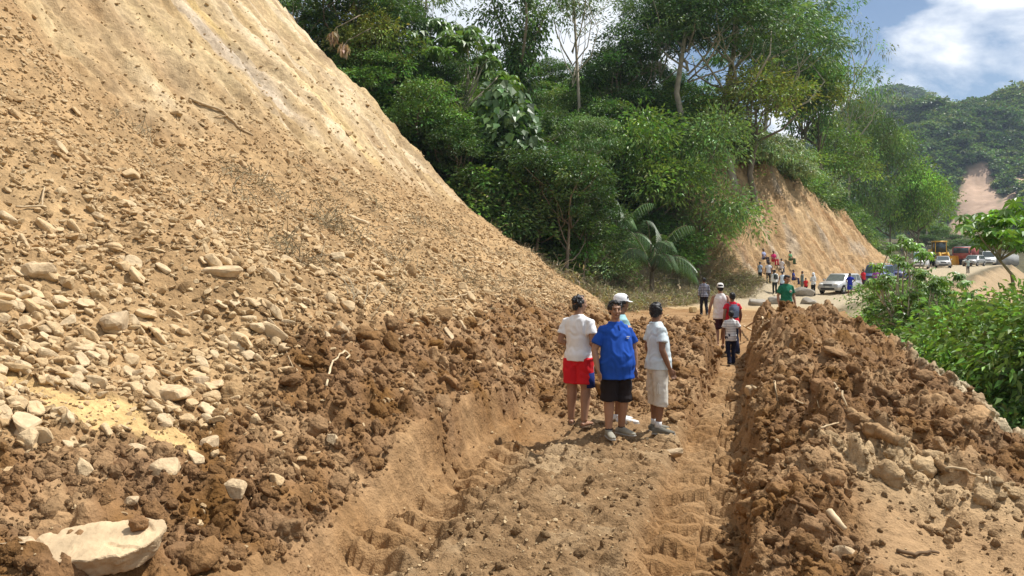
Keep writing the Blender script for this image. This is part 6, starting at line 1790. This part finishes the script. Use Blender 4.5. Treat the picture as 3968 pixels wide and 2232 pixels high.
def wheel(parent, x, y, r, w=.2, rim=True):
    g = Geo(); sgn = 1 if y > 0 else -1
    wo = empty('wheel', (x, y, r)); wo.parent = parent
    n = 20; prof = [(-w / 2, r * .62), (-w / 2, r * .93), (-w * .35, r), (w * .35, r), (w / 2, r * .93), (w / 2, r * .62)]
    V_ = []; F_ = []
    for yy, rr_ in prof:
        for i in range(n): V_.append((rr_ * math.cos(2 * math.pi * i / n), yy, rr_ * math.sin(2 * math.pi * i / n)))
    for j in range(len(prof)):
        j2 = (j + 1) % len(prof)
        for i in range(n): F_.append((j * n + i, j * n + (i + 1) % n, j2 * n + (i + 1) % n, j2 * n + i))
    g.add(V_, F_); obj('tyre', g.mesh('tyre', True), m_tyre, wo)
    g = Geo(); g.tube([(0, -w * .3, 0), (0, w * .3, 0)], [r * .63] * 2, 20, ref=(0, 0, 1))
    for i in range(6):
        a = i * math.pi / 3; g.tube([(0, sgn * w * .36, 0), (r * .58 * math.cos(a), sgn * w * .40, r * .58 * math.sin(a))], [.045, .035], 5)
    obj('rim', g.mesh('rim'), m_rim if rim else m_dark, wo)

def car(name, loc, heading, label, col, L=4.4, W=1.7, top=[(-2.2, .75), (-2.12, .95), (-1.2, .96), (.75, .95), (1.0, .93), (1.9, .80), (2.15, .66), (2.2, .5)], cab=(-2.08, -1.75, .35, 1.05), roof=1.47, belt=.93, wr=.31, axles=(-1.3, 1.35), glass=None, rack=False, load=None, group='vehicles queued on the road', cat='car', bed=None, box_roof=.8):
    o = empty(name, loc, heading); tag(o, label, cat, group)
    pm = col; w = W / 2
    g = Geo(); S_ = []
    for x, z in top:
        f = 1 - .10 * max(0, (abs(x) - L * .36) / (L * .14)) ** 2
        S_.append([(x, -w * .93 * f, .22 + .06 * (abs(x) > L * .45)), (x, -w * f, .45), (x, -w * f, max(.5, z - .22)), (x, -w * .90 * f, z), (x, w * .90 * f, z), (x, w * f, max(.5, z - .22)), (x, w * f, .45), (x, w * .93 * f, .22 + .06 * (abs(x) > L * .45))])
    V_ = [p for r_ in S_ for p in r_]; m = 8; F_ = []
    for i in range(len(S_) - 1):
        for k in range(m): F_.append((i * m + k, i * m + (k + 1) % m, (i + 1) * m + (k + 1) % m, (i + 1) * m + k))
    F_ += [tuple(range(m)), tuple((len(S_) - 1) * m + k for k in range(m))[::-1]]
    g.add(V_, F_); obj('body', bev(g.mesh('body'), .03), pm, o)
    A, B, C, D = cab; wb, wt = w * .90, w * box_roof
    base = [(A, belt), (D, belt)]; tp = [(B, roof), (C, roof)]
    g = Geo()
    q = [(A, -wb, belt - .02), (D, -wb, belt - .02), (D, wb, belt - .02), (A, wb, belt - .02), (B, -wt, roof - .05), (C, -wt, roof - .05), (C, wt, roof - .05), (B, wt, roof - .05), (B + .08, -wt * .9, roof), (C - .1, -wt * .9, roof), (C - .1, wt * .9, roof), (B + .08, wt * .9, roof)]
    g.add(q, [(0, 1, 5, 4), (1, 2, 6, 5), (2, 3, 7, 6), (3, 0, 4, 7), (4, 5, 9, 8), (5, 6, 10, 9), (6, 7, 11, 10), (7, 4, 8, 11), (8, 9, 10, 11)])
    obj('cabin', bev(g.mesh('cabin'), .03), pm, o)
    gl = glass or m_glass
    Q = [Vector(p) for p in q]
    def panel(nm, a, b, c, d, u0, u1, v0, v1, off=.012):
        def P_(u, v): return a.lerp(b, u).lerp(d.lerp(c, u), v)
        n_ = (b - a).cross(d - a).normalized()
        pts = [P_(u0, v0), P_(u1, v0), P_(u1, v1), P_(u0, v1)]
        gg = Geo(); gg.add([p + n_ * off for p in pts] + [p - n_ * .02 for p in pts], [(0, 1, 2, 3), (0, 4, 5, 1), (1, 5, 6, 2), (2, 6, 7, 3), (3, 7, 4, 0)])
        return obj(nm, gg.mesh(nm), gl, o)
    panel('windscreen', Q[1], Q[2], Q[6], Q[5], .06, .94, .06, .96)
    panel('rear_window', Q[3], Q[0], Q[4], Q[7], .08, .92, .12, .92)
    for a, b, c, d in ((Q[0], Q[1], Q[5], Q[4]), (Q[2], Q[3], Q[7], Q[6])):
        flip = a is Q[2]
        for u0, u1 in (((.05, .27), (.31, .60), (.63, .93)) if not flip else ((.07, .37), (.40, .69), (.73, .95))): panel('side_window', a, b, c, d, u0, u1, .12, .92)
    xf, zf = top[-2]; 
    for sy in (-1, 1):
        g = Geo(); g.ell((xf - .10, sy * w * .66, zf + .03), (.16, w * .22, .075), 10, 6); obj('headlight', g.mesh('headlight', True), m_lamp, o)
        g = Geo(); g.box((top[0][0] - .005, sy * w * .74, .80), (.05, .2, .22)); obj('tail_light', g.mesh('tail_light'), m_tail, o)
        g = Geo(); g.ell((D - .25, sy * (w + .06), belt + .08), (.07, .08, .06), 8, 6); obj('mirror', g.mesh('mirror', True), pm, o)
        for ax in axles:
            g = Geo(); g.tube([(ax, sy * (w - .12), wr), (ax, sy * (w + .004), wr)], [wr * 1.16] * 2, 20, ref=(0, 0, 1)); obj('wheel_arch', g.mesh('wheel_arch'), m_dark, o)
            wheel(o, ax, sy * (w - .08), wr)
        for hx in (-.15, .62):
            g = Geo(); g.box((hx, sy * (w + .006), belt - .17), (.16, .03, .035)); obj('door_handle', g.mesh('door_handle'), pm, o)
    g = Geo(); g.box((xf + .035, 0, zf - .01), (.05, w * .75, .10)); obj('grille', g.mesh('grille'), m_dark, o)
    g = Geo(); g.box((top[-1][0] + .0, 0, .36), (.06, w * 1.2, .12)); obj('air_intake', g.mesh('air_intake'), m_dark, o)
    g = Geo(); g.box((top[-1][0] + .02, 0, .50), (.04, .32, .11)); obj('number_plate', g.mesh('plate'), m_plate, o)
    if rack:
        g = Geo()
        for sy in (-1, 1): g.tube([(B + .1, sy * wt * .8, roof + .10), (C - .2, sy * wt * .8, roof + .10)], [.025, .025], 6)
        for i in range(5):
            x = B + .15 + i * (C - B - .4) / 4; g.tube([(x, -wt * .8, roof + .10), (x, wt * .8, roof + .10)], [.018, .018], 6)
            for sy in (-1, 1): g.tube([(x, sy * wt * .8, roof - .02), (x, sy * wt * .8, roof + .1)], [.016, .016], 5)
        obj('roof_rack', g.mesh('roof_rack'), plain_mat('rack_metal', (.5, .5, .46), .5, .2, 6, .4, .3), o)
    if load:
        g = Geo(); g.box((load[0], 0, roof + load[2] / 2), (load[1], W * .74, load[2])); obj('roof_load', bev(g.mesh('roof_load'), .08), load[3], o)
    return o

def on_road(U, y, up=0.0):
    x = (U - 1288) / 2000.0 * y; return x, y
def heading_at(x, y, flip=True):
    a, d, z = road_near([x], [y]); i = int(np.argmin(np.abs(RA - a[0]))); t_ = _T[i]
    h = math.atan2(t_[1], t_[0]); return h + (math.pi if flip else 0)
def drop(U, y, dh=0.0, flip=True):
    x = (U - 1288) / 2000.0 * y; h = heading_at(x, y, flip) + dh
    zs = [far_or_wide(x + math.cos(h) * a - math.sin(h) * b, y + math.sin(h) * a + math.cos(h) * b) for a in (-1.3, 1.3) for b in (-.75, .75)]
    return (x, y, sum(zs) / 4), h
SUVT = [(-2.2, .95), (-2.15, 1.08), (-1.2, 1.08), (.8, 1.08), (1.0, 1.07), (2.0, .98), (2.2, .82), (2.25, .55)]
VANT = [(-2.3, 1.0), (-2.25, 1.15), (-1.0, 1.15), (1.2, 1.15), (1.6, 1.10), (2.1, .92), (2.25, .75), (2.3, .5)]
silver = paint('silver_paint', (.42, .43, .43)); blue = paint('blue_paint', (.03, .07, .24)); dblue = paint('dark_blue_paint', (.015, .03, .17)); whitep = paint('white_paint', (.74, .74, .72)); grey = paint('grey_paint', (.26, .26, .25)); green_glass = plain_mat('green_glass', (.10, .20, .16), .1, .2, 3, .6)
l, h = drop(2114, 60.0, R(-4)); car('station_wagon', l, h, 'silver station wagon parked first in the queue by the bank', silver, glass=plain_mat('dusty_glass', (.12, .135, .12), .25, .2, 3, .5))
l, h = drop(2207, 66.0); car('off_roader', l, h, 'blue off-roader with a roof rack behind the silver wagon', blue, 4.5, 1.76, SUVT, (-2.1, -1.95, .45, 1.05), 1.78, 1.06, .37, (-1.35, 1.4), rack=True)
l, h = drop(2268, 72.5); car('saloon_car', l, h, 'dark blue saloon half hidden by the umbrella-leaf shrub', dblue, 4.4, 1.7, cab=(-1.5, -.9, .3, 1.0))
l, h = drop(2316, 95.0, R(6)); car('minibus', l, h, 'white minibus with dark load on its roof below the loader', whitep, 4.7, 1.75, VANT, (-2.2, -2.1, 1.0, 1.6), 2.0, 1.13, .33, (-1.4, 1.5), green_glass, load=(-.6, 2.4, .55, m_dark), cat='van', box_roof=.86)
l, h = drop(2372, 98.0, R(10)); car('hatchback', l, h, 'silver hatchback beside the white minibus', silver, 3.9, 1.66, [(-1.9, .75), (-1.85, .95), (-1, .96), (.7, .95), (.9, .93), (1.6, .82), (1.88, .66), (1.92, .5)], (-1.85, -1.55, .2, .95), 1.45, axles=(-1.2, 1.2))
l, h = drop(2450, 104.0, R(-10)); car('station_wagon', l, h, 'grey station wagon above the bare embankment', grey, 4.5)
l, h = drop(2488, 111.0, R(5)); car('van', l, h, 'white van at the end of the visible queue', whitep, 4.6, 1.75, VANT, (-2.2, -2.1, 1.0, 1.6), 1.95, 1.13, .33, (-1.4, 1.5), cat='van', box_roof=.86)

# yellow wheel loader
yel = paint('loader_yellow', (.72, .40, .025), .45)
def loader(loc, hd_):
    o = empty('wheel_loader', loc, hd_); tag(o, 'yellow wheel loader with tall cab behind the minibus', 'loader')
    def bx(nm, c, s, mt=yel, taper=(1, 1), b=.05, par=None):
        g = Geo(); g.box(c, s, None, taper); return obj(nm, bev(g.mesh(nm), b), mt, par or o)
    bx('chassis', (0, 0, 1.0), (5.2, 1.1, .6)); bx('engine_hood', (-1.7, 0, 1.75), (2.0, 1.4, .95), yel, (.9, .9)); bx('counterweight', (-2.75, 0, 1.15), (.4, 1.9, .7))
    bx('cab_floor', (.15, 0, 1.55), (1.6, 1.5, .4))
    for sx in (-.6, .85):
        for sy in (-.68, .68):
            g = Geo(); g.tube([(sx, sy, 1.7), (sx * .95, sy * .95, 3.15)], [.06, .06], 6); obj('cab_post', g.mesh('cab_post'), yel, o)
    bx('cab_roof', (.12, 0, 3.22), (1.75, 1.6, .16))
    for nm, c, s in (('windscreen', (.86, 0, 2.45), (.03, 1.2, 1.3)), ('rear_window', (-.6, 0, 2.45), (.03, 1.2, 1.3)), ('side_window', (.12, .67, 2.45), (1.3, .03, 1.3)), ('side_window', (.12, -.67, 2.45), (1.3, .03, 1.3))): bx(nm, c, s, m_glass, (1, 1), .005)
    g = Geo(); g.tube([(-1.1, .35, 2.2), (-1.1, .35, 3.1)], [.06, .06], 8); obj('exhaust', g.mesh('exhaust'), m_dark, o)
    for sy in (-.5, .5):
        g = Geo(); g.tube([(1.0, sy, 1.5), (2.0, sy, 1.7), (3.1, sy, .6)], [.13, .13, .11], 6); obj('lift_arm', g.mesh('lift_arm'), yel, o)
    g = Geo(); g.add([(3.0, -1.3, .15), (3.0, 1.3, .15), (3.0, 1.3, 1.2), (3.0, -1.3, 1.2), (3.9, -1.3, .1), (3.9, 1.3, .1), (3.5, 1.3, 1.3), (3.5, -1.3, 1.3)], [(0, 1, 5, 4), (3, 2, 1, 0), (3, 7, 6, 2), (0, 4, 7, 3), (1, 2, 6, 5)]); obj('bucket', g.mesh('bucket'), yel, o)
    for x in (-1.5, 1.6):
        for sy in (-1, 1): wheel(o, x, sy * .95, .75, .5, False)
l, h = drop(2362, 106.0, R(24)); l = (l[0], l[1], l[2] + .05); loader(l, h)

# red dump truck
redp = paint('truck_red', (.34, .035, .03), .5)
def truck(loc, hd_):
    o = empty('dump_truck', loc, hd_); tag(o, 'red dump truck partly hidden behind the leaves above the queue', 'truck')
    def bx(nm, c, s, mt=redp, taper=(1, 1), b=.05):
        g = Geo(); g.box(c, s, None, taper); return obj(nm, bev(g.mesh(nm), b), mt, o)
    bx('chassis', (0, 0, .85), (7.0, .9, .3), m_dark); bx('cab', (2.7, 0, 1.85), (1.7, 2.3, 1.9), redp, (.9, .94)); bx('windscreen', (3.50, 0, 2.3), (.08, 1.9, .75), m_glass, (1, 1), .01)
    for sy in (-1, 1):
        bx('side_window', (2.75, sy * 1.12, 2.25), (.9, .06, .6), m_glass, (1, 1), .01); bx('headlight', (3.56, sy * .8, 1.3), (.06, .3, .2), m_lamp, (1, 1), .01)
        for x in (2.5, -1.2, -2.4): wheel(o, x, sy * 1.0, .5, .3, False)
    bx('bumper', (3.6, 0, .85), (.2, 2.3, .35), m_dark); bx('bed', (-1.0, 0, 1.95), (5.0, 2.4, 1.6), redp, (1.02, 1.06))
    for i in range(5):
        for sy in (-1, 1): bx('bed_rib', (-3.2 + i * 1.1, sy * 1.26, 1.95), (.12, .08, 1.6))
    bx('tarpaulin', (-1.0, 0, 2.83), (4.9, 2.4, .18), plain_mat('tarp', (.45, .47, .48), .7, .2, 3, .2))
l, h = drop(2428, 116.0, R(0)); truck(l, h)
# pale concrete block at the right end of the queue
p = drop(2530, 112.0)[0]
g = Geo(); g.box((0, 0, .8), (3.0, 1.6, 1.7)); o = obj('water_tank', bev(g.mesh('water_tank'), .2, 3), plain_mat('tank_grey', (.33, .33, .31), .7, .15, 2, .2), None, p); tag(o, 'pale grey block-shaped tank at the right end of the queue', 'tank')

# ================================================================== AIR
g = Geo(); g.box((420, 690, 128), (1400, 1500, 286)); hz = g.mesh('haze')
mh = bpy.data.materials.new('haze'); mh.use_nodes = True; nt = mh.node_tree
nt.nodes.remove(nt.nodes['Principled BSDF']); pv = nt.nodes.new('ShaderNodeVolumePrincipled')
pv.inputs['Color'].default_value = (.62, .74, .95, 1); pv.inputs['Density'].default_value = 0.00019; pv.inputs['Anisotropy'].default_value = 0.2
nt.links.new(pv.outputs[0], nt.nodes['Material Output'].inputs['Volume'])
tag(obj('haze', hz, mh), 'thin bluish haze filling the valley air', 'haze', kind='stuff')
